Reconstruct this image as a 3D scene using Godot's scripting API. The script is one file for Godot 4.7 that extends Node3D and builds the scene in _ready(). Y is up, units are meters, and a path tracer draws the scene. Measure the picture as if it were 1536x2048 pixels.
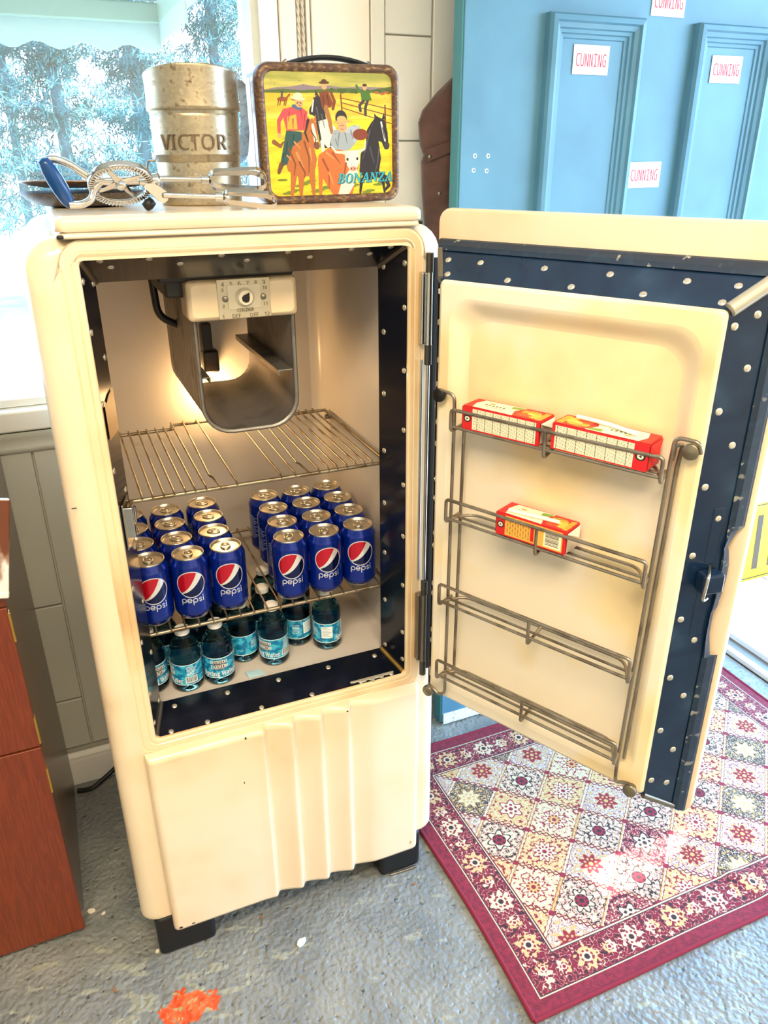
extends Node3D
# An old cream refrigerator standing open in a workshop. Units are metres; x right, y up, the fridge front lies in z = 0.

class MB:
	# collects triangles with normals and texture coordinates; T is applied to everything that is added
	var v := PackedVector3Array()
	var n := PackedVector3Array()
	var uv := PackedVector2Array()
	var ix := PackedInt32Array()
	var T := Transform3D.IDENTITY
	func add(p: Vector3, nn: Vector3, t := Vector2.ZERO) -> int:
		v.append(T * p); n.append((T.basis * nn).normalized()); uv.append(t)
		return v.size() - 1
	func face(a: int, b: int, c: int) -> void:
		var g := (v[b] - v[a]).cross(v[c] - v[a])
		if g.dot(n[a] + n[b] + n[c]) > 0.0:
			ix.append_array([a, c, b])
		else:
			ix.append_array([a, b, c])
	func quad(a: Vector3, b: Vector3, c: Vector3, d: Vector3, flip := false) -> void:
		var g := (b - a).cross(d - a).normalized()
		if flip: g = -g
		var i := add(a, g, Vector2(0, 1)); add(b, g, Vector2(1, 1)); add(c, g, Vector2(1, 0)); add(d, g, Vector2(0, 0))
		face(i, i + 1, i + 2); face(i, i + 2, i + 3)
	func sheet(rows: Array, close := false, flip := false) -> void:
		# rows of equally many points; smooth normals; u runs along a row and v down the rows
		var m: int = rows[0].size()
		var r := rows.size()
		var base := v.size()
		var cols := m + 1 if close else m
		for i in r:
			for j in cols:
				var jj := j % m
				var p: Vector3 = rows[i][jj]
				var l: Vector3 = rows[i][(jj - 1 + m) % m] if close or jj > 0 else p
				var rr: Vector3 = rows[i][(jj + 1) % m] if close or jj < m - 1 else p
				var u: Vector3 = rows[max(i - 1, 0)][jj]
				var dn: Vector3 = rows[min(i + 1, r - 1)][jj]
				if l.is_equal_approx(rr):
					var q: Vector3 = rows[min(i + 1, r - 1)][(jj + 1) % m]
					var q2: Vector3 = rows[min(i + 1, r - 1)][(jj - 1 + m) % m]
					if i == r - 1:
						q = rows[i - 1][(jj + 1) % m]; q2 = rows[i - 1][(jj - 1 + m) % m]
					rr = q; l = q2
				var g := (rr - l).cross(dn - u).normalized()
				if flip: g = -g
				add(p, g, Vector2(float(j) / (cols - 1), float(i) / (r - 1)))
		for i in r - 1:
			for j in cols - 1:
				var a := base + i * cols + j
				face(a, a + 1, a + cols + 1); face(a, a + cols + 1, a + cols)
	func hard(rows: Array, close := false, flip := false) -> void:
		# like sheet, but every strip between two rows has its own normals (creased along the rows)
		for i in rows.size() - 1:
			sheet([rows[i], rows[i + 1]], close, flip)
	func fan(pts: Array, nn: Vector3) -> void:
		# flat cap of a polygon in three dimensions
		var bx := nn.cross(Vector3.UP if absf(nn.y) < 0.9 else Vector3.RIGHT).normalized()
		var by := nn.cross(bx)
		var flat := PackedVector2Array()
		for p in pts: flat.append(Vector2(bx.dot(p), by.dot(p)))
		var tri := Geometry2D.triangulate_polygon(flat)
		var b := v.size()
		var lo := flat[0]
		var hi := flat[0]
		for q in flat: lo = lo.min(q); hi = hi.max(q)
		var sz := (hi - lo).max(Vector2(1e-6, 1e-6))
		for k in pts.size(): add(pts[k], nn, (flat[k] - lo) / sz)
		for k in range(0, tri.size(), 3): face(b + tri[k], b + tri[k + 1], b + tri[k + 2])
	func box(c: Vector3, s: Vector3, r := 0.0, seg := 1) -> void:
		# rounded box, centre c and full size s
		r = minf(r, minf(s.x, minf(s.y, s.z)) * 0.49)
		var h := s * 0.5 - Vector3.ONE * r
		var tk := []
		for i in seg + 1: tk.append(tan(-PI / 4 + PI / 4 * i / seg))
		for ax in 3:
			for sg in [-1.0, 1.0]:
				var u: int = (ax + 1) % 3
				var w: int = (ax + 2) % 3
				var lu := []
				for t in tk: lu.append([-1.0, t])
				for i in tk.size(): lu.append([1.0, -tk[tk.size() - 1 - i]])
				if r <= 0.0: lu = [[-1.0, 0.0], [1.0, 0.0]]
				var b0 := v.size()
				for a in lu:
					for b in lu:
						var d := Vector3.ZERO
						d[ax] = sg; d[u] = a[1]; d[w] = b[1]
						d = d.normalized()
						var p := Vector3.ZERO
						p[ax] = sg * h[ax]; p[u] = a[0] * h[u]; p[w] = b[0] * h[w]
						p += d * r
						var t2 := Vector2(p[u] / s[u] + 0.5, p[w] / s[w] + 0.5)
						if ax == 0: t2 = Vector2(0.5 - sg * p.z / s.z, 0.5 - p.y / s.y)
						if ax == 1: t2 = Vector2(0.5 + p.x / s.x, 0.5 + sg * p.z / s.z)
						if ax == 2: t2 = Vector2(0.5 + sg * p.x / s.x, 0.5 - p.y / s.y)
						add(c + p, d, t2)
				var k := lu.size()
				for i in k - 1:
					for j in k - 1:
						var q := b0 + i * k + j
						face(q, q + 1, q + k + 1); face(q, q + k + 1, q + k)
	func tube(path: Array, r: float, sides := 8, closed := false, flat := 1.0) -> void:
		var m := path.size()
		var rows := []
		var up := Vector3.ZERO
		for i in m:
			var a: Vector3 = path[(i - 1 + m) % m] if closed or i > 0 else path[i]
			var b: Vector3 = path[(i + 1) % m] if closed or i < m - 1 else path[i]
			var d := (b - a).normalized()
			if up == Vector3.ZERO:
				up = d.cross(Vector3.RIGHT if absf(d.x) < 0.8 else Vector3.UP).normalized()
			up = (up - d * up.dot(d)).normalized()
			var sd := d.cross(up)
			var row := []
			for k in sides:
				var t := TAU * k / sides
				row.append(path[i] + (up * cos(t) + sd * sin(t) * flat) * r)
			rows.append(row)
		if closed: rows.append(rows[0])
		sheet(rows, true)
		if not closed:
			var d0: Vector3 = (path[0] - path[1]).normalized()
			var d1: Vector3 = (path[m - 1] - path[m - 2]).normalized()
			fan(rows[0], d0); fan(rows[m - 1], d1)
	func lathe(prof: Array, seg := 24, crease := false) -> void:
		# profile of (radius, height) turned about the y axis, listed so that the outside lies on its right going up
		var rows := []
		for q in prof:
			var row := []
			for k in seg:
				var t := TAU * k / seg
				row.append(Vector3(sin(t) * q.x, q.y, cos(t) * q.x))
			rows.append(row)
		if crease: hard(rows, true)
		else: sheet(rows, true)
	func prism(poly: Array, z0: float, z1: float) -> void:
		# polygon in x, y pulled from z0 to z1
		var a := []
		var b := []
		for q in poly:
			a.append(Vector3(q.x, q.y, z0)); b.append(Vector3(q.x, q.y, z1))
		fan(a, Vector3(0, 0, signf(z0 - z1))); fan(b, Vector3(0, 0, signf(z1 - z0)))
		var area := 0.0
		for i in poly.size():
			area += poly[i].cross(poly[(i + 1) % poly.size()])
		for i in poly.size():
			var j := (i + 1) % poly.size()
			var e: Vector2 = poly[j] - poly[i]
			var nn := Vector3(e.y, -e.x, 0).normalized() * signf(area)
			var k := add(a[i], nn, Vector2(0, 0)); add(a[j], nn, Vector2(1, 0)); add(b[j], nn, Vector2(1, 1)); add(b[i], nn, Vector2(0, 1))
			face(k, k + 1, k + 2); face(k, k + 2, k + 3)
	func text(words: String, height: float, depth: float, font := "Droid Sans", squeeze := 1.0, bend := 0.0) -> void:
		# lettering in the x, y plane, centred, facing +z; with bend it is wrapped about the y axis at that radius
		var t := TextMesh.new()
		var f := SystemFont.new()
		f.font_names = PackedStringArray([font])
		if font.ends_with("Bold"):
			f.font_names = PackedStringArray([font.trim_suffix(" Bold")]); f.font_weight = 700
		t.font = f; t.text = words; t.font_size = 48; t.pixel_size = height / 34.0; t.depth = depth; t.curve_step = 2.0
		var s := t.get_mesh_arrays()
		var pv: PackedVector3Array = s[Mesh.ARRAY_VERTEX]
		var pn: PackedVector3Array = s[Mesh.ARRAY_NORMAL]
		var base := v.size()
		for k in pv.size():
			var p := pv[k]
			var q := pn[k]
			p.x *= squeeze; p.z += depth * 0.5
			if bend > 0.0:
				var an := p.x / bend
				p = Vector3(sin(an) * (bend + p.z), p.y, cos(an) * (bend + p.z))
				q = q.rotated(Vector3.UP, an)
			add(p, q, Vector2.ZERO)
		var pi: PackedInt32Array = s[Mesh.ARRAY_INDEX] if s[Mesh.ARRAY_INDEX] != null else PackedInt32Array(range(pv.size()))
		for k in pi: ix.append(base + k)
	func mesh() -> ArrayMesh:
		var a := []
		a.resize(Mesh.ARRAY_MAX)
		a[Mesh.ARRAY_VERTEX] = v; a[Mesh.ARRAY_NORMAL] = n; a[Mesh.ARRAY_TEX_UV] = uv; a[Mesh.ARRAY_INDEX] = ix
		var m := ArrayMesh.new()
		m.add_surface_from_arrays(Mesh.PRIMITIVE_TRIANGLES, a)
		return m

var M := {}
var used := {}
var rng := RandomNumberGenerator.new()

func _ready() -> void:
	rng.seed = 20
	look()
	materials()
	room()
	entry_door()
	porch()
	refrigerator()
	cabinet()
	rug()
	coat()
	inside_shelves()
	door_rack()
	cans()
	bottles()
	juice_boxes()
	lunch_box()
	sifter()
	pans()
	egg_beater()
	cable()
	litter()
	trees()

func look() -> void:
	var cam := Camera3D.new()
	cam.name = "camera"
	add_child(cam)
	cam.position = CAM
	cam.rotation = Vector3(-0.4302, -0.3989, -0.0051)
	cam.fov = 67.32
	cam.near = 0.02
	cam.far = 400.0
	cam.current = true
	var env := Environment.new()
	var sky := Sky.new()
	var sm := ProceduralSkyMaterial.new()
	sm.sky_top_color = col(130, 184, 240)
	sm.sky_horizon_color = col(200, 226, 250)
	sm.ground_bottom_color = col(196, 200, 196)
	sm.ground_horizon_color = col(226, 234, 236)
	sm.sky_energy_multiplier = 4.6
	sm.ground_energy_multiplier = 2.2
	sky.sky_material = sm
	env.background_mode = Environment.BG_SKY
	env.sky = sky
	env.tonemap_mode = Environment.TONE_MAPPER_LINEAR
	env.tonemap_exposure = 0.51
	env.sdfgi_enabled = true
	env.ssao_enabled = true
	env.ssil_enabled = true
	var we := WorldEnvironment.new()
	we.name = "world_environment"
	we.environment = env
	add_child(we)
	var sun := DirectionalLight3D.new()
	sun.name = "sun"
	sun.light_color = col(255, 240, 214)
	sun.light_energy = 15.0
	sun.light_angular_distance = 0.5
	sun.shadow_enabled = true
	add_child(sun)
	# the sun stands beyond the doorway and comes in over the porch
	sun.look_at_from_position(Vector3.ZERO, Vector3(-0.4402, -0.8957, 0.061))
	# two ceiling fittings behind the photographer; their glowing panels are built in room()
	for q in [[-0.3, 1.3, 12.5], [0.75, 2.3, 7.5]]:
		var l := AreaLight3D.new()
		l.name = "ceiling_light_beam"
		l.area_size = Vector2(1.2, 0.5)
		l.area_normalize_energy = true
		l.light_energy = q[2]
		l.light_color = col(255, 230, 194)
		l.area_range = 12.0
		l.area_attenuation = 2.0
		l.shadow_enabled = true
		add_child(l, true)
		l.position = Vector3(q[0], 2.4, q[1])
		l.rotation.x = -PI / 2

func numbered(called: String) -> String:
	var k: int = used.get(called, 0)
	used[called] = k + 1
	return called if k == 0 else "%s_%03d" % [called, k]

func put(called: String, mesh: Mesh, m: Material, parent: Node = null) -> MeshInstance3D:
	var o := MeshInstance3D.new()
	o.mesh = mesh
	o.material_override = m
	o.cast_shadow = GeometryInstance3D.SHADOW_CASTING_SETTING_ON
	o.name = numbered(called) if parent == null else called
	if parent == null: add_child(o, true)
	else:
		var k := 0
		while parent.has_node(NodePath(o.name)):
			k += 1
			o.name = "%s_%03d" % [called, k]
		parent.add_child(o, true)
	return o

func make(called: String, b: MB, m: Material, parent: Node = null) -> MeshInstance3D:
	return put(called, b.mesh(), m, parent)

func tag(o: Node, label: String, category := "", group := "") -> Node:
	o.set_meta("label", label)
	if category: o.set_meta("category", category)
	if group: o.set_meta("group", group)
	return o

func thing(called: String, label: String, category: String, group := "", x := Transform3D.IDENTITY) -> Node3D:
	var o := Node3D.new()
	o.name = numbered(called)
	add_child(o, true)
	o.transform = x
	tag(o, label, category, group)
	return o

func struct(called: String, b: MB, m: Material, label: String, category: String) -> MeshInstance3D:
	var o := make(called, b, m)
	o.set_meta("kind", "structure")
	tag(o, label, category)
	return o

func again(src: Node3D, called: String, x: Transform3D, label: String, group := "") -> Node3D:
	var o: Node3D = src.duplicate()
	o.name = numbered(called)
	add_child(o, true)
	o.transform = x
	o.set_meta("label", label)
	if group: o.set_meta("group", group)
	return o

func V(x: float, y: float, z: float) -> Vector3:
	return Vector3(x, y, z)

func move(x: float, y: float, z: float, turn := 0.0) -> Transform3D:
	return Transform3D(Basis(Vector3.UP, turn), Vector3(x, y, z))

func col(r: int, g: int, b: int) -> Color:
	return Color(r / 255.0, g / 255.0, b / 255.0)

func mat(c: Color, rough := 0.5, metal := 0.0, tex: Texture2D = null) -> StandardMaterial3D:
	var m := StandardMaterial3D.new()
	m.albedo_color = c
	m.roughness = rough
	m.metallic = metal
	m.albedo_texture = tex
	return m

func ramp_noise(stops: Array, freq: float, octaves := 4, size := 512, sd := 1, type := FastNoiseLite.TYPE_SIMPLEX_SMOOTH) -> NoiseTexture2D:
	var nz := FastNoiseLite.new()
	nz.noise_type = type; nz.seed = sd; nz.frequency = freq; nz.fractal_octaves = octaves
	var g := Gradient.new()
	var off := PackedFloat32Array()
	var cs := PackedColorArray()
	for s in stops: off.append(s[0]); cs.append(s[1])
	g.offsets = off; g.colors = cs
	var t := NoiseTexture2D.new()
	t.width = size; t.height = size; t.seamless = true; t.noise = nz; t.color_ramp = g; t.normalize = true
	return t

func tri(m: StandardMaterial3D, tex: Texture2D, scale: float, stretch := Vector3.ONE, world := false) -> StandardMaterial3D:
	m.albedo_texture = tex
	m.uv1_triplanar = true
	m.uv1_world_triplanar = world
	m.uv1_scale = stretch * scale
	return m

func rr(x0: float, x1: float, y0: float, y1: float, r: float, z: float, k := 4, rb := -1.0) -> Array:
	# ring of a rounded rectangle in the plane z, counter-clockwise from the lower right corner; rb is the radius below
	if rb < 0.0: rb = r
	var out := []
	for q in [[x1 - rb, y0 + rb, -PI / 2, rb], [x1 - r, y1 - r, 0.0, r], [x0 + r, y1 - r, PI / 2, r], [x0 + rb, y0 + rb, PI, rb]]:
		for i in k + 1:
			var a: float = q[2] + PI / 2 * i / k
			out.append(Vector3(q[0] + cos(a) * q[3], q[1] + sin(a) * q[3], z))
	return out

func arc(pts: Array, c: Vector3, a: Vector3, b: Vector3, t0: float, t1: float, k: int) -> Array:
	for i in k + 1:
		var t := lerpf(t0, t1, float(i) / k)
		pts.append(c + a * cos(t) + b * sin(t))
	return pts

func bent(pts: Array, r: float, k := 4) -> Array:
	# polyline with its inner corners rounded
	var out := [pts[0]]
	for i in range(1, pts.size() - 1):
		var p: Vector3 = pts[i]
		var a: Vector3 = (pts[i - 1] - p)
		var b: Vector3 = (pts[i + 1] - p)
		var q := minf(r, minf(a.length(), b.length()) * 0.45)
		var s := p + a.normalized() * q
		var e := p + b.normalized() * q
		for j in k + 1:
			var t := float(j) / k
			out.append(s.lerp(p, t).lerp(p.lerp(e, t), t))
	out.append(pts[-1])
	return out

# ---- painting of flat print into textures (lettering, labels, the picture on the lunch box)
func ell(im: Image, cx: float, cy: float, rx: float, ry: float, c: Color, rot := 0.0) -> void:
	var R := maxf(rx, ry)
	for y in range(maxi(0, int(cy - R)), mini(im.get_height(), int(cy + R) + 2)):
		for x in range(maxi(0, int(cx - R)), mini(im.get_width(), int(cx + R) + 2)):
			var d := Vector2(x - cx, y - cy).rotated(-rot)
			if (d.x * d.x) / (rx * rx) + (d.y * d.y) / (ry * ry) <= 1.0: im.set_pixel(x, y, c)

func poly(im: Image, pts: Array, c: Color) -> void:
	var lo := 1e9
	var hi := -1e9
	for p in pts: lo = minf(lo, p.y); hi = maxf(hi, p.y)
	for y in range(maxi(0, int(lo)), mini(im.get_height() - 1, int(hi)) + 1):
		var xs := []
		for i in pts.size():
			var a: Vector2 = pts[i]
			var b: Vector2 = pts[(i + 1) % pts.size()]
			if (a.y <= y) != (b.y <= y): xs.append(a.x + (y - a.y) / (b.y - a.y) * (b.x - a.x))
		xs.sort()
		for i in range(0, xs.size() - 1, 2):
			var x0 := maxi(0, int(xs[i]))
			var x1 := mini(im.get_width(), int(xs[i + 1]) + 1)
			if x1 > x0: im.fill_rect(Rect2i(x0, y, x1 - x0, 1), c)

func stroke(im: Image, pts: Array, w: float, c: Color, w1 := -1.0) -> void:
	# thick line with round ends, tapering from w to w1
	if w1 < 0: w1 = w
	for i in pts.size() - 1:
		var a: Vector2 = pts[i]
		var b: Vector2 = pts[i + 1]
		var wa := lerpf(w, w1, float(i) / (pts.size() - 1))
		var wb := lerpf(w, w1, float(i + 1) / (pts.size() - 1))
		var s := (b - a).normalized().orthogonal()
		poly(im, [a + s * wa / 2, b + s * wb / 2, b - s * wb / 2, a - s * wa / 2], c)
		ell(im, a.x, a.y, wa / 2, wa / 2, c)
		ell(im, b.x, b.y, wb / 2, wb / 2, c)

func P(a: Array) -> Array:
	var o := []
	for i in range(0, a.size(), 2): o.append(Vector2(a[i], a[i + 1]))
	return o

func seg_d(p: Vector2, a: Vector2, b: Vector2) -> float:
	return p.distance_to(Geometry2D.get_closest_point_to_segment(p, a, b))

func arc_d(p: Vector2, c: Vector2, r: float, a0: float, a1: float) -> float:
	var d := p - c
	var t := fposmod(d.angle() - a0, TAU)
	if t <= a1 - a0: return absf(d.length() - r)
	return minf(p.distance_to(c + Vector2.from_angle(a0) * r), p.distance_to(c + Vector2.from_angle(a1) * r))

# ---- surfaces
func enamel(a: Color, b: Color, dirt: Color, sd: int, rough := 0.28) -> StandardMaterial3D:
	var m := mat(Color.WHITE, rough)
	tri(m, ramp_noise([[0.0, dirt], [0.1, b.lerp(dirt, 0.3)], [0.3, b], [0.5, a], [0.8, a], [1.0, b]], 0.004, 4, 512, sd), 1.3)
	m.clearcoat_enabled = true
	m.clearcoat = 0.35
	m.clearcoat_roughness = 0.12
	return m

func worn_metal(a: Color, b: Color, freq: float, sd: int, scale: float, rough := 0.4, metal := 0.8) -> StandardMaterial3D:
	return tri(mat(Color.WHITE, rough, metal), ramp_noise([[0.0, b], [0.28, b], [0.42, a], [0.8, a], [1.0, b.lerp(a, 0.5)]], freq, 5, 256, sd), scale)

func wood(a: Color, b: Color, sd: int) -> StandardMaterial3D:
	var m := mat(Color.WHITE, 0.32)
	tri(m, ramp_noise([[0.0, a], [0.35, b.lerp(a, 0.3)], [0.5, a], [0.62, b.lerp(a, 0.6)], [1.0, b.lerp(a, 0.2)]], 0.03, 5, 512, sd), 1.0, Vector3(7.0, 0.35, 7.0))
	m.clearcoat_enabled = true; m.clearcoat = 0.3; m.clearcoat_roughness = 0.25
	return m

func materials() -> void:
	M.cream = enamel(col(238, 218, 184), col(234, 212, 174), col(206, 174, 124), 3)
	M.cream2 = enamel(col(240, 218, 186), col(236, 214, 178), col(214, 186, 140), 8)
	M.panel = enamel(col(242, 230, 204), col(242, 220, 168), col(206, 178, 128), 5, 0.3)
	M.liner = mat(col(206, 198, 188), 0.3)
	M.frame = enamel(col(238, 216, 176), col(230, 200, 152), col(168, 124, 78), 15)
	M.navy = mat(col(7, 14, 28), 0.24)
	M.navy.clearcoat_enabled = true; M.navy.clearcoat = 0.25; M.navy.clearcoat_roughness = 0.08
	M.strip = tri(mat(Color.WHITE, 0.2), ramp_noise([[0.0, col(60, 88, 108)], [0.3, col(24, 48, 74)], [0.6, col(14, 34, 60)], [1.0, col(22, 46, 72)]], 0.008, 4, 256, 12), 3.0)
	M.rubber = tri(mat(Color.WHITE, 0.5), ramp_noise([[0.0, col(190, 186, 168)], [0.17, col(160, 158, 146)], [0.2, col(24, 42, 62)], [0.6, col(18, 36, 56)], [1.0, col(40, 64, 86)]], 0.02, 5, 512, 14), 3.0)
	M.black = mat(col(8, 8, 9), 0.5)
	M.screw = mat(col(212, 204, 186), 0.35, 0.75)
	M.chrome = mat(col(205, 202, 196), 0.14, 1.0)
	M.dull = mat(col(140, 132, 120), 0.34, 0.9)
	M.wire = worn_metal(col(158, 146, 124), col(112, 92, 66), 0.012, 21, 4.0, 0.33, 0.85)
	M.rack = worn_metal(col(156, 146, 130), col(122, 110, 94), 0.012, 22, 4.0, 0.3, 0.8)
	M.alum = worn_metal(col(140, 136, 130), col(118, 112, 106), 0.01, 23, 3.0, 0.4, 0.7)
	M.wall = tri(mat(Color.WHITE, 0.4), ramp_noise([[0.0, col(222, 220, 206)], [1.0, col(232, 230, 218)]], 0.01, 3, 256, 31), 1.0)
	M.wall2 = mat(col(212, 210, 194), 0.38)
	M.trim = mat(col(238, 234, 222), 0.4)
	M.casing = mat(col(238, 228, 208), 0.5)
	M.ceiling = mat(col(225, 222, 214), 0.8)
	M.teal = tri(mat(Color.WHITE, 0.42), ramp_noise([[0.0, col(78, 124, 146)], [0.5, col(84, 132, 154)], [1.0, col(88, 138, 160)]], 0.01, 3, 256, 33), 2.0)
	M.tealedge = mat(col(56, 122, 126), 0.45)
	M.mahogany = wood(col(130, 54, 22), col(96, 36, 13), 41)
	M.mahogany2 = wood(col(112, 84, 64), col(88, 66, 50), 42)
	M.brass = mat(col(214, 172, 84), 0.3, 0.9)
	M.white = mat(col(240, 240, 238), 0.5)

func floor_material() -> StandardMaterial3D:
	# painted concrete worn through in places: 2.6 m by 1.6 m of it, with a height map of trowel bumps and pits
	var w := 1280
	var h := 800
	var a := FastNoiseLite.new(); a.seed = 5; a.frequency = 0.012; a.fractal_octaves = 4
	var b := FastNoiseLite.new(); b.seed = 9; b.frequency = 0.06; b.fractal_octaves = 3
	var s := FastNoiseLite.new(); s.seed = 17; s.frequency = 0.02; s.fractal_octaves = 4
	var im := Image.create(w, h, false, Image.FORMAT_RGB8)
	var hm := Image.create(w, h, false, Image.FORMAT_L8)
	var base := col(140, 142, 136)
	var dark := col(116, 120, 118)
	var bare := col(168, 168, 144)
	for y in h:
		for x in w:
			var px := -0.7 + 2.6 * x / w
			var pz := -0.7 + 1.6 * y / h
			var n1 := a.get_noise_2d(x, y)
			var n2 := b.get_noise_2d(x, y)
			var c := base.lerp(dark, clampf(0.5 + n1, 0, 1))
			var sc := s.get_noise_2d(x * 0.5 + y * 0.9, y * 2.0 - x * 0.8) + 0.25 * n2
			var near := clampf(1.0 - Vector2(px + 0.12, (pz - 0.1) * 1.6).length() / 0.36, 0, 1)
			if sc > 0.52 - 0.38 * near: c = c.lerp(bare, 0.55)
			var o := Vector2((px + 0.068) / 0.054, (pz - 0.115) / 0.034)
			if o.length() + 0.45 * n2 + 0.15 * n1 < 0.92:
				c = col(214, 78, 40).lerp(col(232, 108, 62), clampf(0.5 + 1.6 * n2, 0, 1))
				if b.get_noise_2d(x * 2 + 300, y * 2) > 0.38: c = col(168, 160, 110)
			var pit := b.get_noise_2d(x * 1.7 + 900, y * 1.7)
			if pit > 0.62: c = c.darkened(0.4)
			if b.get_noise_2d(x * 3.1, y * 3.1 + 500) > 0.64: c = c.lightened(0.25)
			im.set_pixel(x, y, c)
			var hh := 0.5 + 0.2 * n2 + 0.15 * n1 + 0.3 * b.get_noise_2d(x * 2.4, y * 2.4) - (0.25 if pit > 0.5 else 0.0)
			hm.set_pixel(x, y, Color(clampf(hh, 0, 1), 0, 0))
	var m := mat(Color.WHITE, 0.38, 0.0, ImageTexture.create_from_image(im))
	m.heightmap_enabled = true
	m.heightmap_texture = ImageTexture.create_from_image(hm)
	m.heightmap_scale = 0.6
	return m

func rug_material(w: float, h: float) -> StandardMaterial3D:
	var k := 1150.0
	var pw := int(w * k)
	var ph := int(h * k)
	var im := Image.create(pw, ph, false, Image.FORMAT_RGB8)
	var a := FastNoiseLite.new(); a.seed = 3; a.frequency = 0.055; a.fractal_octaves = 2
	var b := FastNoiseLite.new(); b.seed = 4; b.frequency = 0.3; b.fractal_octaves = 1
	var red := col(142, 32, 52)
	var wine := col(112, 26, 42)
	var cream := col(216, 200, 164)
	var gold := col(206, 166, 100)
	var ink := col(56, 36, 36)
	var kinds := [[cream, red, ink], [ink, cream, gold], [gold, cream, red], [red, cream, ink], [col(198, 190, 174), red, gold], [cream, gold, red]]
	for y in ph:
		for x in pw:
			var px := x / k
			var py := y / k
			var d := minf(minf(px, w - px), minf(py, h - py))
			var n := a.get_noise_2d(x, y)
			var c := red
			if d < 0.03:
				c = red.lerp(wine, clampf(0.4 + n, 0, 1))
			elif d < 0.0325: c = cream
			elif d < 0.0345: c = ink
			elif d < 0.1:
				# border: large and small rosettes in turn on burgundy, with scrolls between
				var along := px if minf(py, h - py) < minf(px, w - px) else py
				var t := fposmod(along, 0.108) - 0.054
				var q := Vector2(t, d - 0.067)
				var big := true
				if absf(t) > 0.036:
					q.x = t - 0.054 * signf(t); big = false
				var rad := q.length() / (0.0285 if big else 0.017)
				var pet := 0.86 + 0.14 * cos(q.angle() * (9 if big else 6))
				var idx := int(floor(along / 0.108))
				var body: Color = cream if idx % 2 == 0 else gold.lerp(cream, 0.35)
				if rad < 0.2: c = ink if big else red
				elif rad < 0.36: c = cream
				elif rad < 0.5 and sin(q.angle() * (8 if big else 5)) > -0.1: c = red
				elif rad < pet: c = body if n < 0.28 else wine
				else:
					c = wine.lerp(red, 0.5)
					if absf(n) < 0.06: c = cream
					elif n > 0.42: c = ink
			elif d < 0.1022: c = ink
			elif d < 0.1052: c = cream
			elif d < 0.107: c = wine
			else:
				# field of lozenges, each with its own ground and flower
				var u := px / 0.15
				var vv := py / 0.138
				var e := u + vv
				var f := u - vv
				var ci := int(floor(e)) 
				var cj := int(floor(f))
				var le := e - floorf(e) - 0.5
				var lf := f - floorf(f) - 0.5
				var kd: Array = kinds[posmod(ci * 2 + cj * 3 + (ci * cj) % 2, 6)]
				var q := Vector2((le + lf) * 0.075, (le - lf) * 0.069)
				var rad := q.length() / 0.058
				var pn := 6.0 + 2.0 * posmod(ci * 5 + cj * 3, 3)
				var edge := maxf(absf(le), absf(lf)) + 0.025 * sin((le - lf) * 22.0) * sin((le + lf) * 22.0)
				var an := q.angle()
				c = kd[0]
				if edge > 0.478: c = cream if kd[0] != cream else gold
				elif edge > 0.462: c = wine
				elif rad < 0.09: c = kd[2]
				elif rad < 0.17: c = kd[1]
				elif rad < 0.27: c = kd[2] if cos(an * pn) > 0.0 else kd[1]
				elif rad < 0.38 + 0.09 * cos(an * pn): c = kd[1] if kd[0] != cream else cream
				elif rad < 0.44 + 0.09 * cos(an * pn): c = kd[2]
				else:
					var sw := a.get_noise_2d(absf(q.x) * k * 1.3 + ci * 41, absf(q.y) * k * 1.3 + cj * 57)
					if absf(sw) < 0.07: c = kd[1]
					elif sw > 0.33: c = kd[2]
					elif sw < -0.4: c = cream
				if absf(le) > 0.44 and absf(lf) > 0.44: c = red
			c = c.darkened(0.1 * clampf(b.get_noise_2d(x, y) + 0.5, 0, 1))
			im.set_pixel(x, y, c)
	var m := mat(Color.WHITE, 0.95, 0.0, ImageTexture.create_from_image(im))
	m.heightmap_enabled = true
	m.heightmap_texture = ramp_noise([[0.0, Color.BLACK], [1.0, Color.WHITE]], 0.35, 2, 512, 77)
	m.heightmap_scale = 0.12
	m.rim_enabled = true; m.rim = 0.25; m.rim_tint = 0.5
	return m

const CAM := Vector3(-0.08428, 1.43205, 1.10407)
const DOOR_AT := Vector3(0.4596, 0.0, 0.0252)
const DOOR_TURN := 1.1025
const TOP := 1.369

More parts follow.
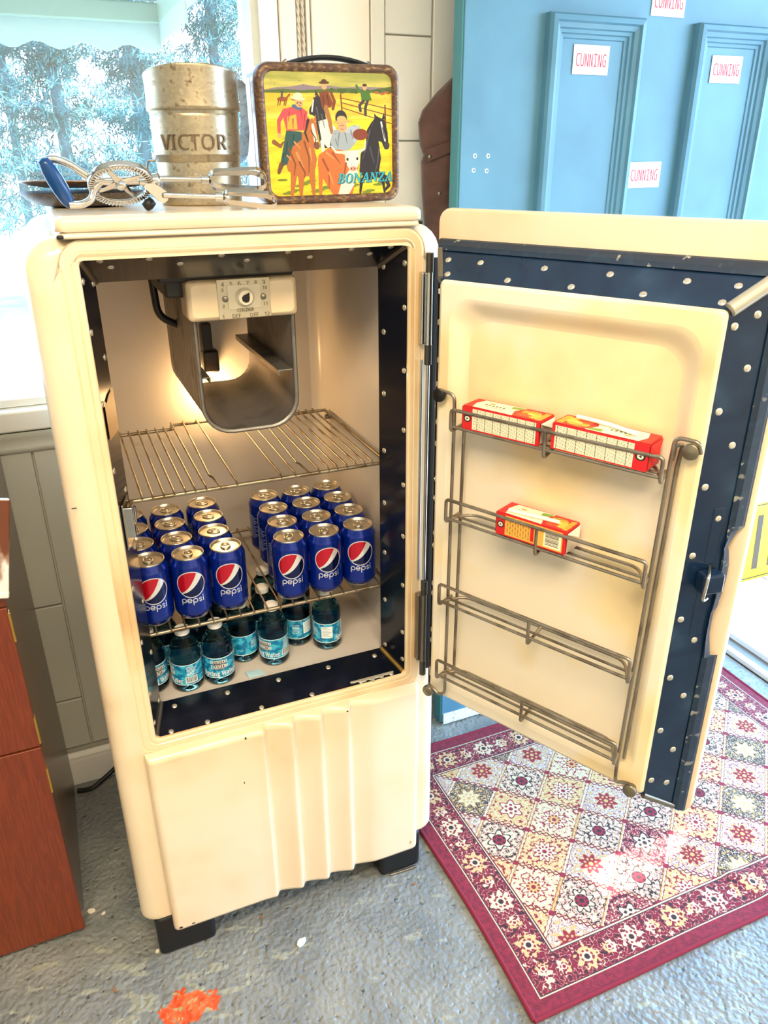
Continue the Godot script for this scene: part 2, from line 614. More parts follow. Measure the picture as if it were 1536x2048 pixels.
func room() -> void:
	var b := MB.new()
	var fx0 := -2.7
	var fx1 := 1.7
	# floor: texture coordinates follow the ground plan
	b.T = Transform3D.IDENTITY
	for q in [[-2.7, -0.68, 1.7, 3.3]]:
		var c := [V(q[0], 0, q[3]), V(q[2], 0, q[3]), V(q[2], 0, q[1]), V(q[0], 0, q[1])]
		var i := b.v.size()
		for p in c: b.add(p, Vector3.UP, Vector2((p.x + 0.7) / 2.6, (p.z + 0.7) / 1.6))
		b.face(i, i + 1, i + 2); b.face(i, i + 2, i + 3)
	b.box(V(-0.5, -0.06, 1.3), V(4.4, 0.118, 4.0))
	struct("floor", b, floor_material(), "grey painted concrete floor worn through to pale and orange patches", "floor")
	# back wall with the window opening
	b = MB.new()
	for q in [[-2.7, -1.3, 0.0, 2.5], [0.358, 1.8, 0.0, 2.5], [-1.3, 0.358, 0.0, 0.975], [-1.3, 0.358, 2.05, 2.5]]:
		b.box(V((q[0] + q[1]) / 2, (q[2] + q[3]) / 2, -0.64), V(q[1] - q[0], q[3] - q[2], 0.1))
	var wall := struct("wall_back", b, M.wall2, "pale sage painted plank wall behind the refrigerator", "wall")
	# the wall boards: each panel is a piece of its own with a recessed joint
	var xs := [-1.32, -1.21, -1.1, -0.98, -0.87, -0.755, -0.64, -0.52, -0.405, -0.289, -0.174, -0.06, 0.055, 0.17, 0.285, 0.4, 0.52]
	var cuts := [0.36, 0.62, 0.243, 0.508, 0.31, 0.7, 0.44, 0.58, 0.36, 0.243, 0.243, 0.508, 0.4, 0.62, 0.3, 0.5]
	for i in xs.size() - 1:
		var lv := [0.1, cuts[i], cuts[i] + 0.265 if cuts[i] < 0.6 else 0.86, 0.9]
		if i == 10: lv = [0.1, 0.9]
		for j in lv.size() - 1:
			b = MB.new()
			b.box(V((xs[i] + xs[i + 1]) / 2, (lv[j] + lv[j + 1]) / 2, -0.586), V(xs[i + 1] - xs[i] - 0.0035, lv[j + 1] - lv[j] - 0.0035, 0.012), 0.003)
			make("wall_board", b, M.wall2, wall)
	xs = [0.632, 0.741, 0.852, 0.96, 1.07, 1.18, 1.29, 1.4, 1.51, 1.69]
	for i in xs.size() - 1:
		var lv := [0.1, 0.62 if i % 2 else 0.84, 1.468, 1.664 if i % 2 == 0 else 1.86, 2.5]
		for j in lv.size() - 1:
			b = MB.new()
			b.box(V((xs[i] + xs[i + 1]) / 2, (lv[j] + lv[j + 1]) / 2, -0.586), V(xs[i + 1] - xs[i] - 0.0035, lv[j + 1] - lv[j] - 0.0025, 0.012), 0.003)
			make("wall_board", b, M.wall, wall)
	for q in [[0.475, 0.597], [0.599, 0.63]]:
		b = MB.new()
		b.box(V((q[0] + q[1]) / 2, 1.3, -0.582), V(q[1] - q[0], 2.4, 0.02), 0.003)
		make("wall_board", b, M.casing if q[0] < 0.5 else M.wall, wall)
	b = MB.new()
	b.sheet([[V(-1.4, 0.0, -0.562), V(0.7, 0.0, -0.562)], [V(-1.4, 0.066, -0.562), V(0.7, 0.066, -0.562)], [V(-1.4, 0.083, -0.568), V(0.7, 0.083, -0.568)], [V(-1.4, 0.088, -0.578), V(0.7, 0.088, -0.578)]])
	b.box(V(-0.35, 0.04, -0.573), V(2.1, 0.08, 0.016))
	struct("baseboard_back", b, M.trim, "off-white rounded baseboard along the foot of the back wall", "baseboard")
	# window: sill, cove below it, jamb, sash and pane
	var win := thing("window_1", "large shop window with white painted frame behind the flour sifter", "window")
	win.set_meta("kind", "structure")
	b = MB.new()
	b.box(V(-0.5, 0.95, -0.6), V(1.75, 0.045, 0.07), 0.006, 2)
	b.box(V(-0.5, 0.981, -0.64), V(1.7, 0.022, 0.1), 0.004)
	make("sill", b, M.trim, win)
	b = MB.new()
	var pr := []
	for q in [[0.927, -0.566], [0.914, -0.568], [0.905, -0.574], [0.893, -0.572], [0.884, -0.572], [0.878, -0.58]]:
		pr.append([V(-1.4, q[0], q[1]), V(0.36, q[0], q[1])])
	b.sheet(pr)
	make("cove_moulding", b, M.wall2, win)
	b = MB.new()
	b.box(V(0.384, 1.5, -0.622), V(0.024, 1.08, 0.12), 0.003)
	make("sash_stile", b, M.trim, win)
	b = MB.new()
	b.box(V(0.3645, 1.5, -0.64), V(0.012, 1.08, 0.06), 0.002)
	make("glazing_bead", b, mat(col(176, 206, 186), 0.4), win)
	b = MB.new()
	b.box(V(0.402, 1.5, -0.594), V(0.015, 1.2, 0.03), 0.003)
	make("stop_bead", b, M.trim, win)
	b = MB.new()
	b.box(V(0.428, 1.5, -0.588), V(0.034, 1.3, 0.026), 0.004)
	make("casing", b, M.casing, win)
	b = MB.new()
	b.box(V(0.469, 1.5, -0.586), V(0.008, 1.3, 0.02), 0.002)
	make("casing", b, M.casing, win)
	b = MB.new()
	b.box(V(-0.471, 2.06, -0.63), V(1.72, 0.06, 0.1), 0.004)
	make("head_jamb", b, M.trim, win)
	b = MB.new()
	b.box(V(-1.31, 1.5, -0.63), V(0.05, 1.1, 0.1), 0.004)
	make("sash_stile", b, M.trim, win)
	b = MB.new()
	b.box(V(-0.47, 1.51, -0.65), V(1.66, 1.07, 0.004))
	var g := mat(Color(0.9, 0.97, 0.95, 0.06), 0.02)
	g.transparency = BaseMaterial3D.TRANSPARENCY_ALPHA
	make("pane", b, g, win)
	# two twisted ropes of the window's sash cord
	var cord := thing("sash_cord", "pale twisted sash cord hanging double beside the window casing", "cord")
	for s in 2:
		for ph in 2:
			b = MB.new()
			var path := []
			for i in 150:
				var y := 1.38 + 0.0052 * i
				var a: float = i * 1.15 + ph * PI
				path.append(V(0.4495 + 0.009 * s + cos(a) * 0.0018, y, -0.579 + sin(a) * 0.0018))
			b.tube(path, 0.0021, 5)
			make("rope_strand", b, mat(col(214, 200, 176), 0.9), cord)
	# right wall with the doorway, its threshold, the other walls and the ceiling
	b = MB.new()
	for q in [[-0.7, -0.44, 0.0, 2.5], [1.1, 3.3, 0.0, 2.5], [-0.44, 1.1, 2.06, 2.5]]:
		b.box(V(1.75, (q[2] + q[3]) / 2, (q[0] + q[1]) / 2), V(0.1, q[3] - q[2], q[1] - q[0]))
	struct("wall_right", b, M.wall, "pale wall with the entrance doorway beyond the rug", "wall")
	b = MB.new()
	b.box(V(-2.75, 1.25, 1.3), V(0.1, 2.5, 4.0))
	struct("wall_left", b, M.wall, "pale painted side wall beyond the wooden cabinet", "wall")
	b = MB.new()
	b.box(V(-0.5, 1.25, 3.35), V(4.5, 2.5, 0.1))
	struct("wall_front", b, M.wall, "pale painted wall facing the refrigerator", "wall")
	b = MB.new()
	b.box(V(-0.5, 2.55, 1.3), V(4.6, 0.1, 4.1))
	struct("ceiling", b, M.ceiling, "plain off-white ceiling over the workshop", "ceiling")
	for q in [[-0.3, 1.3], [0.75, 2.3]]:
		var f := thing("ceiling_light", "flat warm ceiling light above the photographer" if q[0] < 0 else "flat warm ceiling light further back in the room", "light", "", move(q[0], 2.5, q[1]))
		b = MB.new()
		b.box(V(0, -0.03, 0), V(1.26, 0.055, 0.56), 0.008)
		make("housing", b, M.white, f)
		b = MB.new()
		b.box(V(0, -0.062, 0), V(1.2, 0.008, 0.5), 0.002)
		var e := mat(col(255, 240, 214), 0.6)
		e.emission_enabled = true; e.emission = col(255, 232, 196); e.emission_energy_multiplier = 1.2
		make("diffuser", b, e, f)
	var th := thing("trim_1", "white metal threshold across the foot of the doorway", "threshold")
	th.set_meta("kind", "structure")
	b = MB.new()
	b.box(V(1.716, 0.008, 0.33), V(0.022, 0.018, 1.53), 0.003)
	b.box(V(1.787, 0.014, 0.33), V(0.032, 0.03, 1.53), 0.004)
	make("rail", b, M.white, th)
	b = MB.new()
	b.box(V(1.75, 0.004, 0.33), V(0.05, 0.012, 1.53))
	make("channel", b, mat(col(120, 112, 100), 0.4, 0.7), th)

func entry_door() -> void:
	# the teal panelled entry door stands wide open along the back wall
	var d := thing("door_1", "teal panelled entry door swung open behind the refrigerator door", "door")
	d.set_meta("kind", "structure")
	var b := MB.new()
	b.box(V(1.187, 1.03, -0.4155), V(0.938, 2.04, 0.037), 0.002)
	make("slab", b, M.teal, d)
	b = MB.new()
	b.box(V(0.7165, 1.03, -0.4165), V(0.006, 2.04, 0.034), 0.002)
	make("edge_strip", b, M.tealedge, d)
	for q in [[0.897, 1.127], [1.268, 1.487]]:
		for yy in [[0.98, 1.69], [0.2, 0.84]]:
			b = MB.new()
			var rows := []
			for e in [[0.0, 0.0], [0.0, 0.016], [0.004, 0.024], [0.013, 0.0255], [0.016, 0.019], [0.024, 0.0155], [0.026, 0.0105], [0.032, 0.0095], [0.034, 0.005], [0.040, 0.004], [0.044, -0.004]]:
				rows.append(rr(q[0] + e[0], q[1] - e[0], yy[0] + e[0], yy[1] - e[0], 0.0005, -0.397 + e[1], 1))
			b.hard(rows, true)
			make("moulding", b, M.teal, d)
			b = MB.new()
			b.box(V((q[0] + q[1]) / 2, (yy[0] + yy[1]) / 2, -0.3985), V(q[1] - q[0] - 0.08, yy[1] - yy[0] - 0.08, 0.005), 0.002)
			make("panel", b, M.teal, d)
	b = MB.new()
	b.box(V(1.187, 0.022, -0.3955), V(0.93, 0.034, 0.005), 0.001)
	make("door_sweep", b, tri(mat(Color.WHITE, 0.5), ramp_noise([[0.0, col(90, 60, 40)], [0.2, col(225, 222, 210)], [1.0, col(240, 238, 230)]], 0.03, 4, 256, 61), 8.0), d)
	for q in [[0.7512, 1.4372], [0.7817, 1.4371], [0.7495, 1.4105], [0.7798, 1.4093]]:
		b = MB.new()
		b.T = Transform3D(Basis(Vector3.RIGHT, PI / 2), V(q[0], q[1], -0.397))
		b.lathe([Vector2(0.0048, 0), Vector2(0.004, 0.0012), Vector2(0.0022, 0.0012), Vector2(0.0018, -0.004), Vector2(0.0, -0.004)], 12)
		make("screw_hole", b, mat(col(196, 206, 206), 0.6), d)
	var sm := mat(col(246, 238, 240), 0.5)
	var tm := mat(col(204, 60, 84), 0.6)
	var fm := mat(col(232, 196, 204), 0.6)
	var k := 0
	for s in [[1.0095, 1.6135, 0.0875, -0.394, 0.0], [1.371, 1.608, 0.087, -0.394, 0.004], [1.182, 1.3975, 0.0895, -0.3955, 0.01], [1.191, 1.724, 0.0865, -0.3955, 0.0]]:
		var st := Node3D.new()
		st.name = "sticker" if k == 0 else "sticker_%03d" % k
		k += 1
		d.add_child(st, true)
		st.transform = Transform3D(Basis(Vector3.BACK, s[4]), V(s[0], s[1], s[3]))
		b = MB.new()
		b.box(Vector3.ZERO, V(s[2], 0.0525, 0.0012), 0.0004)
		make("card", b, sm, st)
		b = MB.new()
		b.T = Transform3D(Basis.IDENTITY, V(0, -0.001, 0.0006))
		b.text("CUNNING", 0.0228, 0.0005, "Droid Sans Mono", 0.56)
		make("lettering", b, tm, st)
		b = MB.new()
		for j in 9: b.box(V(-0.018 + j * 0.0043, -0.0195, 0.0008), V(0.003, 0.0022, 0.0005))
		b.box(V(0.034, -0.019, 0.0008), V(0.004, 0.004, 0.0005))
		b.box(V(0.004, 0.0205, 0.0008), V(0.026, 0.0012, 0.0005))
		make("fine_print", b, fm, st)

# ---- the refrigerator
func body_ring(inset: float, z: float) -> Array:
	var o := rr(-0.1165 + inset, 0.4915 - inset, 0.1 + inset * 0.4, 1.345 - inset, 0.046, z, 6, 0.016)
	for i in o.size():
		var p: Vector3 = o[i]
		# the sides lean out a little towards the floor
		p.x += (0.0045 - 0.009 * (p.y - 0.1) / 1.245) * (1.0 if p.x > 0.19 else -1.0)
		o[i] = p
	return o

func screw_mesh() -> ArrayMesh:
	var b := MB.new()
	b.lathe([Vector2(0.0047, 0.0), Vector2(0.0045, 0.0008), Vector2(0.0032, 0.0015), Vector2(0.0, 0.0019)], 12)
	b.box(V(0, 0.0016, 0), V(0.007, 0.001, 0.0012))
	return b.mesh()

func stand(nn: Vector3, at: Vector3, spin := 0.0) -> Transform3D:
	# y axis along nn
	var x := nn.cross(Vector3(0.3, 0.2, 0.9)).normalized()
	return Transform3D(Basis(x, nn, x.cross(nn)) * Basis(Vector3.UP, spin), at)

func strip(called: String, A: Array, B: Array, m: Material, parent: Node, thick := 0.003) -> MeshInstance3D:
	# flat breaker strip between two edges, with thickness behind it
	var b := MB.new()
	var nn: Vector3 = (A[1] - A[0]).cross(B[0] - A[0]).normalized()
	b.quad(A[0], A[1], B[1], B[0])
	b.quad(A[0] - nn * thick, A[1] - nn * thick, B[1] - nn * thick, B[0] - nn * thick, true)
	for e in [[A[0], A[1]], [A[1], B[1]], [B[1], B[0]], [B[0], A[0]]]:
		b.quad(e[0], e[1], e[1] - nn * thick, e[0] - nn * thick, true)
	return make(called, b, m, parent)

func refrigerator() -> void:
	var f := thing("refrigerator", "old cream enamel refrigerator standing open with dark blue door frame", "refrigerator")
	var b := MB.new()
	var rows := [body_ring(0.03, -0.535), body_ring(0.008, -0.528), body_ring(0.0, -0.505), body_ring(0.0, -0.03)]
	for i in 7:
		var t := PI / 2 * (i + 1) / 7
		rows.append(body_ring(0.03 * (1 - cos(t)), -0.03 + 0.03 * sin(t)))
	b.sheet(rows, true)
	var flat := []
	b.hard([body_ring(0.03, 0.0), rr(-0.0432 - 0.026, 0.4244 + 0.026, 0.531 - 0.026, 1.315 + 0.026, 0.034, 0.0, 6, 0.0198)], true)
	make("body", b, M.cream, f)
	b = MB.new()
	flat.append(rr(-0.0432 - 0.026, 0.4244 + 0.026, 0.531 - 0.026, 1.315 + 0.026, 0.034, 0.0, 6, 0.0198))
	for e in [[0.024, 0.0], [0.0225, -0.0012], [0.021, 0.0], [0.0115, 0.0004], [0.01, -0.0012], [0.0085, 0.0]]:
		flat.append(rr(-0.0432 - e[0], 0.4244 + e[0], 0.531 - e[0], 1.315 + e[0], 0.008 + e[0], e[1], 6, 0.012 + e[0] * 0.3))
	b.hard(flat, true)
	var lip := []
	for i in 5:
		var t := PI / 2 * i / 4
		lip.append(rr(-0.0432 - 0.004 * (1 - sin(t)), 0.4244 + 0.004 * (1 - sin(t)), 0.531 - 0.004 * (1 - sin(t)), 1.315 + 0.004 * (1 - sin(t)), 0.008, -0.004 * (1 - cos(t)), 6))
	lip.append(rr(-0.0432, 0.4244, 0.531, 1.315, 0.008, -0.012, 6))
	b.sheet([flat[-1], lip[0]], true)
	b.sheet(lip, true)
	make("front_frame", b, M.frame, f)
	# lid
	b = MB.new()
	rows = []
	for e in [[0.004, 1.3415], [0.0005, 1.3425], [0.0, 1.345], [0.002, 1.348], [0.006, 1.3495], [0.0, 1.351], [0.0, 1.362], [0.0025, 1.3665], [0.009, 1.369]]:
		var r := rr(-0.066 + e[0], 0.4445 - e[0], -0.5 + e[0], 0.006 - e[0], 0.012, 0.0, 4)
		var row := []
		for p in r: row.append(V(p.x, e[1], p.y))
		rows.append(row)
	b.sheet(rows, true)
	b.fan(rows[-1], Vector3.UP)
	make("lid", b, M.cream2, f)
	b = MB.new()
	b.box(V(-0.0605, 1.3445, 0.004), V(0.009, 0.005, 0.006), 0.002)
	make("lid_gap", b, M.black, f)
	b = MB.new()
	b.box(V(0.441, 1.3465, 0.003), V(0.006, 0.005, 0.008), 0.002)
	make("lid_gap", b, M.black, f)
	# fluted kick panel below the opening: wings, three flutes
	b = MB.new()
	var prof := []
	var x0 := -0.067
	var x1 := 0.4485
	prof.append([x0, 0.002, 0]); prof.append([x0 + 0.001, 0.013, 0]); prof.append([x0 + 0.005, 0.0175, 0]); prof.append([x0 + 0.012, 0.0195, 0])
	prof.append([0.11, 0.0195, 0])
	for fl in 4:
		var a := 0.1345 + 0.0545 * fl
		prof.append([a - 0.006, 0.0212, 1]); prof.append([a - 0.0012, 0.0222, 1]); prof.append([a + 0.0012, 0.0216, 1])
		for j in 6:
			var t := float(j) / 5
			prof.append([a + 0.0035 + 0.0085 * t, 0.0198 - 0.0105 * sin(PI / 2 * t), 1])
		if fl < 3:
			for j in 3: prof.append([a + 0.02 + 0.0105 * j, 0.0097 + 0.0105 * pow((j + 0.7) / 3.2, 1.3), 1])
		else:
			for j in 4: prof.append([a + 0.018 + 0.011 * j, 0.0102 + 0.0103 * (0.5 - 0.5 * cos(PI * (j + 1) / 5.0)), 1])
	prof.append([0.37, 0.0205, 0])
	prof.append([x1 - 0.012, 0.0205, 0]); prof.append([x1 - 0.005, 0.0175, 0]); prof.append([x1 - 0.001, 0.012, 0]); prof.append([x1, 0.002, 0])
	rows = []
	for e in [[0.5075, -1.0], [0.5065, 0.45], [0.501, 0.85], [0.494, 1.0], [0.35, 1.0], [0.2, 1.0], [0.09, 1.0], [0.0835, 0.9], [0.08, 0.5], [0.0795, -1.0]]:
		var row := []
		for q in prof:
			var z: float = q[1] * maxf(e[1], 0.05)
			row.append(V(q[0], e[0], z))
		rows.append(row)
	b.sheet(rows)
	make("kick_panel", b, M.cream2, f)
	for q in [[-0.1, 0.012, 0.104], [0.37, 0.466, 0.104]]:
		for zz in [-0.002, -0.44]:
			b = MB.new()
			b.box(V((q[0] + q[1]) / 2, 0.052, zz - 0.03), V(q[1] - q[0], 0.104, 0.06), 0.012, 2)
			make("leg", b, M.black, f)
	b = MB.new()
	b.tube([V(0.392, 0.003, -0.001), V(0.42, 0.003, 0.001), V(0.455, 0.003, 0.001)], 0.003, 6)
	make("glide", b, M.dull, f)
	b = MB.new()
	b.box(V(0.187, 0.092, -0.27), V(0.54, 0.03, 0.46))
	make("underside", b, M.black, f)
	for q in [[-0.1035, 0.977, 0.0004, 0.0035, 0.0008], [0.1045, 0.4985, 0.0188, 0.0016, 0.0022], [0.2965, 0.4985, 0.0212, 0.0018, 0.0012], [-0.0545, 0.0915, 0.0193, 0.003, 0.0022], [-0.031, 0.092, 0.0196, 0.003, 0.0012], [0.094, 0.4, 0.0196, 0.0008, 0.0022], [0.43, 0.106, 0.0206, 0.002, 0.004]]:
		b = MB.new()
		b.box(V(q[0], q[1], q[2]), V(q[3] * 2, q[4] * 2, 0.0008), 0.0003)
		make("enamel_nick", b, M.black if q[0] < 0.4 else mat(col(190, 160, 110), 0.6), f)
	# breaker strips around the mouth of the cabinet
	var sc := screw_mesh()
	var o := [V(-0.0432, 0.531, -0.006), V(0.4244, 0.531, -0.006), V(0.4244, 1.315, -0.006), V(-0.0432, 1.315, -0.006)]
	var i4 := [V(-0.023, 0.551, -0.074), V(0.404, 0.551, -0.074), V(0.404, 1.277, -0.074), V(-0.023, 1.277, -0.074)]
	var ys := [1.2876, 1.221, 1.121, 1.02, 0.921, 0.822, 0.722, 0.62, 0.559]
	var rows2 := [1.271, 1.17, 1.068, 0.967, 0.869, 0.77, 0.67, 0.569]
	for k in 4:
		var A: Array = [o[k], o[(k + 1) % 4]]
		var B: Array = [i4[k], i4[(k + 1) % 4]]
		var s := strip("breaker_strip", A, B, M.navy, f)
		var nn: Vector3 = (A[1] - A[0]).cross(B[0] - A[0]).normalized()
		if k == 1 or k == 3:
			for y in ys:
				if k == 3 and y < 0.93 and y > 0.9: continue
				var t: float = (y - A[0].y) / (A[1].y - A[0].y)
				var p: Vector3 = A[0].lerp(A[1], t).lerp(B[0].lerp(B[1], t), 0.09)
				p.y = y
				put("screw", sc, M.screw, s).transform = stand(nn, p, y * 31.0)
			for y in rows2:
				var t: float = (y - B[0].y) / (B[1].y - B[0].y)
				var p: Vector3 = B[0].lerp(B[1], t).lerp(A[0].lerp(A[1], t), 0.19)
				put("screw", sc, M.screw, s).transform = stand(nn, p, y * 47.0)
		else:
			for x in [-0.0169, 0.046, 0.1435, 0.239, 0.336, 0.3987]:
				var z := -0.0105
				var y := 0.531 + 0.02 * 0.07 if k == 0 else 1.315 - 0.038 * 0.07
				put("screw", sc, M.screw, s).transform = stand(nn, V(x, y, z), x * 60.0)
			for x in ([-0.0017, 0.0935, 0.1898, 0.2884, 0.3841] if k == 0 else [-0.003, 0.089, 0.183, 0.277, 0.372]):
				var z := -0.059 if k == 0 else -0.029
				var y := 0.531 + 0.02 * 0.78 if k == 0 else 1.315 - 0.038 * 0.34
				put("screw", sc, M.screw, s).transform = stand(nn, V(x, y, z), x * 80.0)
		# metal trim in the corner between two strips
		b = MB.new()
		b.tube([o[k].lerp(i4[k], 0.04), o[k].lerp(i4[k], 0.97)], 0.0052, 8)
		make("corner_trim", b, M.brass if k == 1 else M.dull, f)
	var tan_m := mat(col(196, 150, 100), 0.5)
	b = MB.new()
	var tp := func(y: float, t: float) -> Vector3: return V(-0.0432, y, -0.006).lerp(V(-0.023, y, -0.074), t) + V(0.0016, 0, 0.0005)
	b.fan([tp.call(1.126, 0.12), tp.call(1.118, 0.3), tp.call(1.125, 0.55), tp.call(1.128, 0.98), tp.call(1.064, 0.98), tp.call(1.066, 0.12)], V(0.955, 0, 0.28))
	tag(make("torn_patch", b, tan_m, f), "tan backing where the dark strip is torn off")
	b = MB.new()
	b.T = Transform3D(Basis(V(0.28, 0, -0.955), Vector3.UP, V(0.96, 0, 0.28)), V(-0.0345, 0.925, -0.036))
	b.box(V(0.0, 0.0, 0.002), V(0.042, 0.075, 0.003), 0.001)
	b.box(V(-0.016, 0.008, 0.009), V(0.008, 0.05, 0.015), 0.002)
	b.box(V(0.0, 0.026, 0.007), V(0.03, 0.01, 0.012), 0.002)
	b.tube([V(-0.005, -0.02, 0.006), V(0.006, 0.0, 0.013), V(-0.002, 0.028, 0.016)], 0.0025, 6)
	make("latch_strike", b, M.chrome, f)
	b = MB.new()
	b.T = Transform3D(Basis(Vector3.RIGHT, V(0, 0.28, 0.96), V(0, -0.96, 0.28)), V(0.366, 0.5345, -0.012))
	var fl2 := []
	for j in 14:
		fl2.append(Vector2(-0.05 + 0.088 * j / 13.0, 0.014 * sin(PI * j / 13.0) * (0.7 + 0.5 * sin(j * 2.3))))
	for j in 6: fl2.append(Vector2(0.038 - 0.088 * j / 5.0, -0.003))
	b.prism(fl2, -0.001, 0.0012)
	make("flaked_paint", b, mat(col(190, 186, 170), 0.8), f)
	# liner: the enamelled inside
	b = MB.new()
	rows = [rr(-0.023, 0.404, 0.551, 1.277, 0.004, -0.074, 5), rr(-0.0245, 0.4055, 0.5505, 1.279, 0.004, -0.078, 5), rr(-0.056, 0.432, 0.55, 1.31, 0.006, -0.084, 5), rr(-0.058, 0.434, 0.549, 1.312, 0.012, -0.1, 5), rr(-0.058, 0.434, 0.549, 1.312, 0.012, -0.45, 5)]
	for j in 4:
		var t := PI / 2 * (j + 1) / 4
		rows.append(rr(-0.058 + 0.025 * (1 - cos(t)), 0.434 - 0.025 * (1 - cos(t)), 0.549 + 0.025 * (1 - cos(t)), 1.312 - 0.025 * (1 - cos(t)), 0.014, -0.45 - 0.025 * sin(t), 5))
	b.sheet(rows, true)
	b.fan(rows[-1], Vector3.BACK)
	make("liner", b, M.liner, f)
	freezer(f)
	hinges(f)
	door(f, sc)

func freezer(f: Node3D) -> void:
	var g := Node3D.new()
	g.name = "freezer_box"
	f.add_child(g)
	# open sleeve of ribbed aluminium
	var u := func(inset: float, z: float) -> Array:
		return rr(0.111 + inset, 0.2715 - inset, 1.0225 + inset, 1.262, 0.012, z, 6, 0.048 - inset * 0.8)
	var b := MB.new()
	var rows := []
	rows.append(u.call(0.006, -0.42))
	rows.append(u.call(0.0, -0.42))
	for i in 20:
		var z := -0.405 + 0.0145 * i
		rows.append(u.call(0.0035 if i % 2 == 0 else 0.0005, z))
		rows.append(u.call(0.0035 if i % 2 == 0 else 0.0005, z + 0.006))
	rows.append(u.call(-0.001, -0.112)); rows.append(u.call(-0.0012, -0.108)); rows.append(u.call(0.002, -0.1065)); rows.append(u.call(0.005, -0.11))
	b.sheet(rows, true)
	make("sleeve", b, M.alum, g)
	b = MB.new()
	rows = []
	for i in 26: rows.append(u.call(0.0055 + 0.0006 * (i % 2), -0.11 - 0.0124 * i))
	b.sheet(rows, true)
	make("sleeve_lining", b, worn_metal(col(120, 116, 113), col(102, 98, 96), 0.006, 52, 3.0, 0.5, 0.5), g)
	# ledges for the ice trays
	b = MB.new()
	b.box(V(0.2535, 1.117, -0.265), V(0.024, 0.0025, 0.31), 0.001)
	b.box(V(0.2415, 1.113, -0.265), V(0.0025, 0.01, 0.31), 0.001)
	make("tray_ledge", b, M.alum, g)
	b = MB.new()
	b.box(V(0.1225, 1.117, -0.265), V(0.012, 0.0025, 0.31), 0.001)
	b.box(V(0.128, 1.113, -0.265), V(0.0025, 0.01, 0.31), 0.001)
	make("tray_ledge", b, M.alum, g)
	# control housing with the dial
	b = MB.new()
	rows = []
	for e in [[0.008, -0.16], [0.0, -0.155], [0.0, -0.108], [0.0015, -0.1015], [0.007, -0.098]]:
		rows.append(rr(0.1035 + e[0], 0.2765 - e[0], 1.2065 + e[0], 1.2685 - e[0], 0.008, e[1], 4))
	b.sheet(rows, true)
	b.fan(rows[-1], Vector3.BACK)
	make("control_housing", b, M.cream2, g)
	b = MB.new()
	b.box(V(0.1905, 1.2385, -0.0972), V(0.082, 0.059, 0.0016), 0.0005)
	make("dial_plate", b, mat(col(196, 184, 158), 0.35, 0.6), g)
	b = MB.new()
	b.box(V(0.1905, 1.241, -0.096), V(0.052, 0.036, 0.0012), 0.0005)
	make("dial_field", b, mat(col(206, 196, 172), 0.35, 0.5), g)
	b = MB.new()
	var marks := ["4", "5", "6", "7", "8", "9"]
	for i in 6:
		b.T = Transform3D(Basis.IDENTITY, V(0.1585 + 0.0128 * i, 1.2608, -0.0963)); b.text(marks[i], 0.0062, 0.0006)
	marks = ["1", "DEF", "OFF", "12"]
	for i in 4:
		b.T = Transform3D(Basis.IDENTITY, V([0.156, 0.176, 0.204, 0.2245][i], 1.2128, -0.0963)); b.text(marks[i], 0.0058, 0.0006)
	for q in [["3", -1, 1.2525], ["2", -1, 1.2285], ["10", 1, 1.2525], ["11", 1, 1.2285]]:
		b.T = Transform3D(Basis.IDENTITY, V(0.1905 + 0.033 * q[1], q[2], -0.0963)); b.text(q[0], 0.005, 0.0006)
	b.T = Transform3D(Basis.IDENTITY, V(0.1905, 1.2215, -0.0953)); b.text("COLDER", 0.0052, 0.0006)
	make("dial_marks", b, mat(col(92, 84, 66), 0.5), g)
	b = MB.new()
	b.T = Transform3D(Basis(Vector3.RIGHT, PI / 2), V(0.191, 1.2405, -0.0955))
	var pr := [Vector2(0.0145, 0.0), Vector2(0.0145, 0.002), Vector2(0.0125, 0.0035), Vector2(0.0115, 0.0075), Vector2(0.01, 0.009), Vector2(0.0, 0.009)]
	b.lathe(pr, 20)
	make("dial_knob", b, mat(col(236, 226, 200), 0.3), g)
	b = MB.new()
	b.T = Transform3D(Basis(Vector3.BACK, -0.6), V(0.191, 1.2405, -0.0862))
	b.prism(P([-0.006, -0.003, -0.003, -0.0065, 0.003, -0.0065, 0.006, -0.003, 0.0055, 0.001, 0.0, 0.0095, -0.0055, 0.001]), 0.0, 0.0012)
	make("dial_pointer", b, M.black, g)
	for s in [-1, 1]:
		b = MB.new()
		b.T = Transform3D(Basis(Vector3.RIGHT, PI / 2), V(0.1905 + 0.0295 * s, 1.2393, -0.0955))
		b.lathe([Vector2(0.0048, 0), Vector2(0.004, 0.0016), Vector2(0.0, 0.0022)], 12)
		b.box(V(0, 0.0018, 0), V(0.007, 0.0012, 0.0012))
		make("screw", b, M.dull, g)
	# dark hanger above and the bent pipe on its left
	b = MB.new()
	b.box(V(0.17, 1.287, -0.26), V(0.21, 0.045, 0.3), 0.006)
	b.box(V(0.0935, 1.255, -0.25), V(0.032, 0.03, 0.24), 0.004)
	make("hanger", b, mat(col(42, 38, 36), 0.5), g)
	b = MB.new()
	b.tube(bent([V(0.079, 1.27, -0.3), V(0.083, 1.185, -0.3), V(0.12, 1.165, -0.3)], 0.03, 6), 0.0065, 8)
	make("pipe", b, mat(col(34, 30, 30), 0.4), g)
	# thermostat block and the lamp at the back wall
	b = MB.new()
	b.box(V(0.1905, 1.1, -0.462), V(0.02, 0.075, 0.02), 0.003)
	b.box(V(0.1935, 1.062, -0.459), V(0.032, 0.045, 0.028), 0.005)
	make("lamp_socket", b, mat(col(22, 18, 16), 0.4), g)
	b = MB.new()
	b.T = move(0.186, 1.0, -0.445)
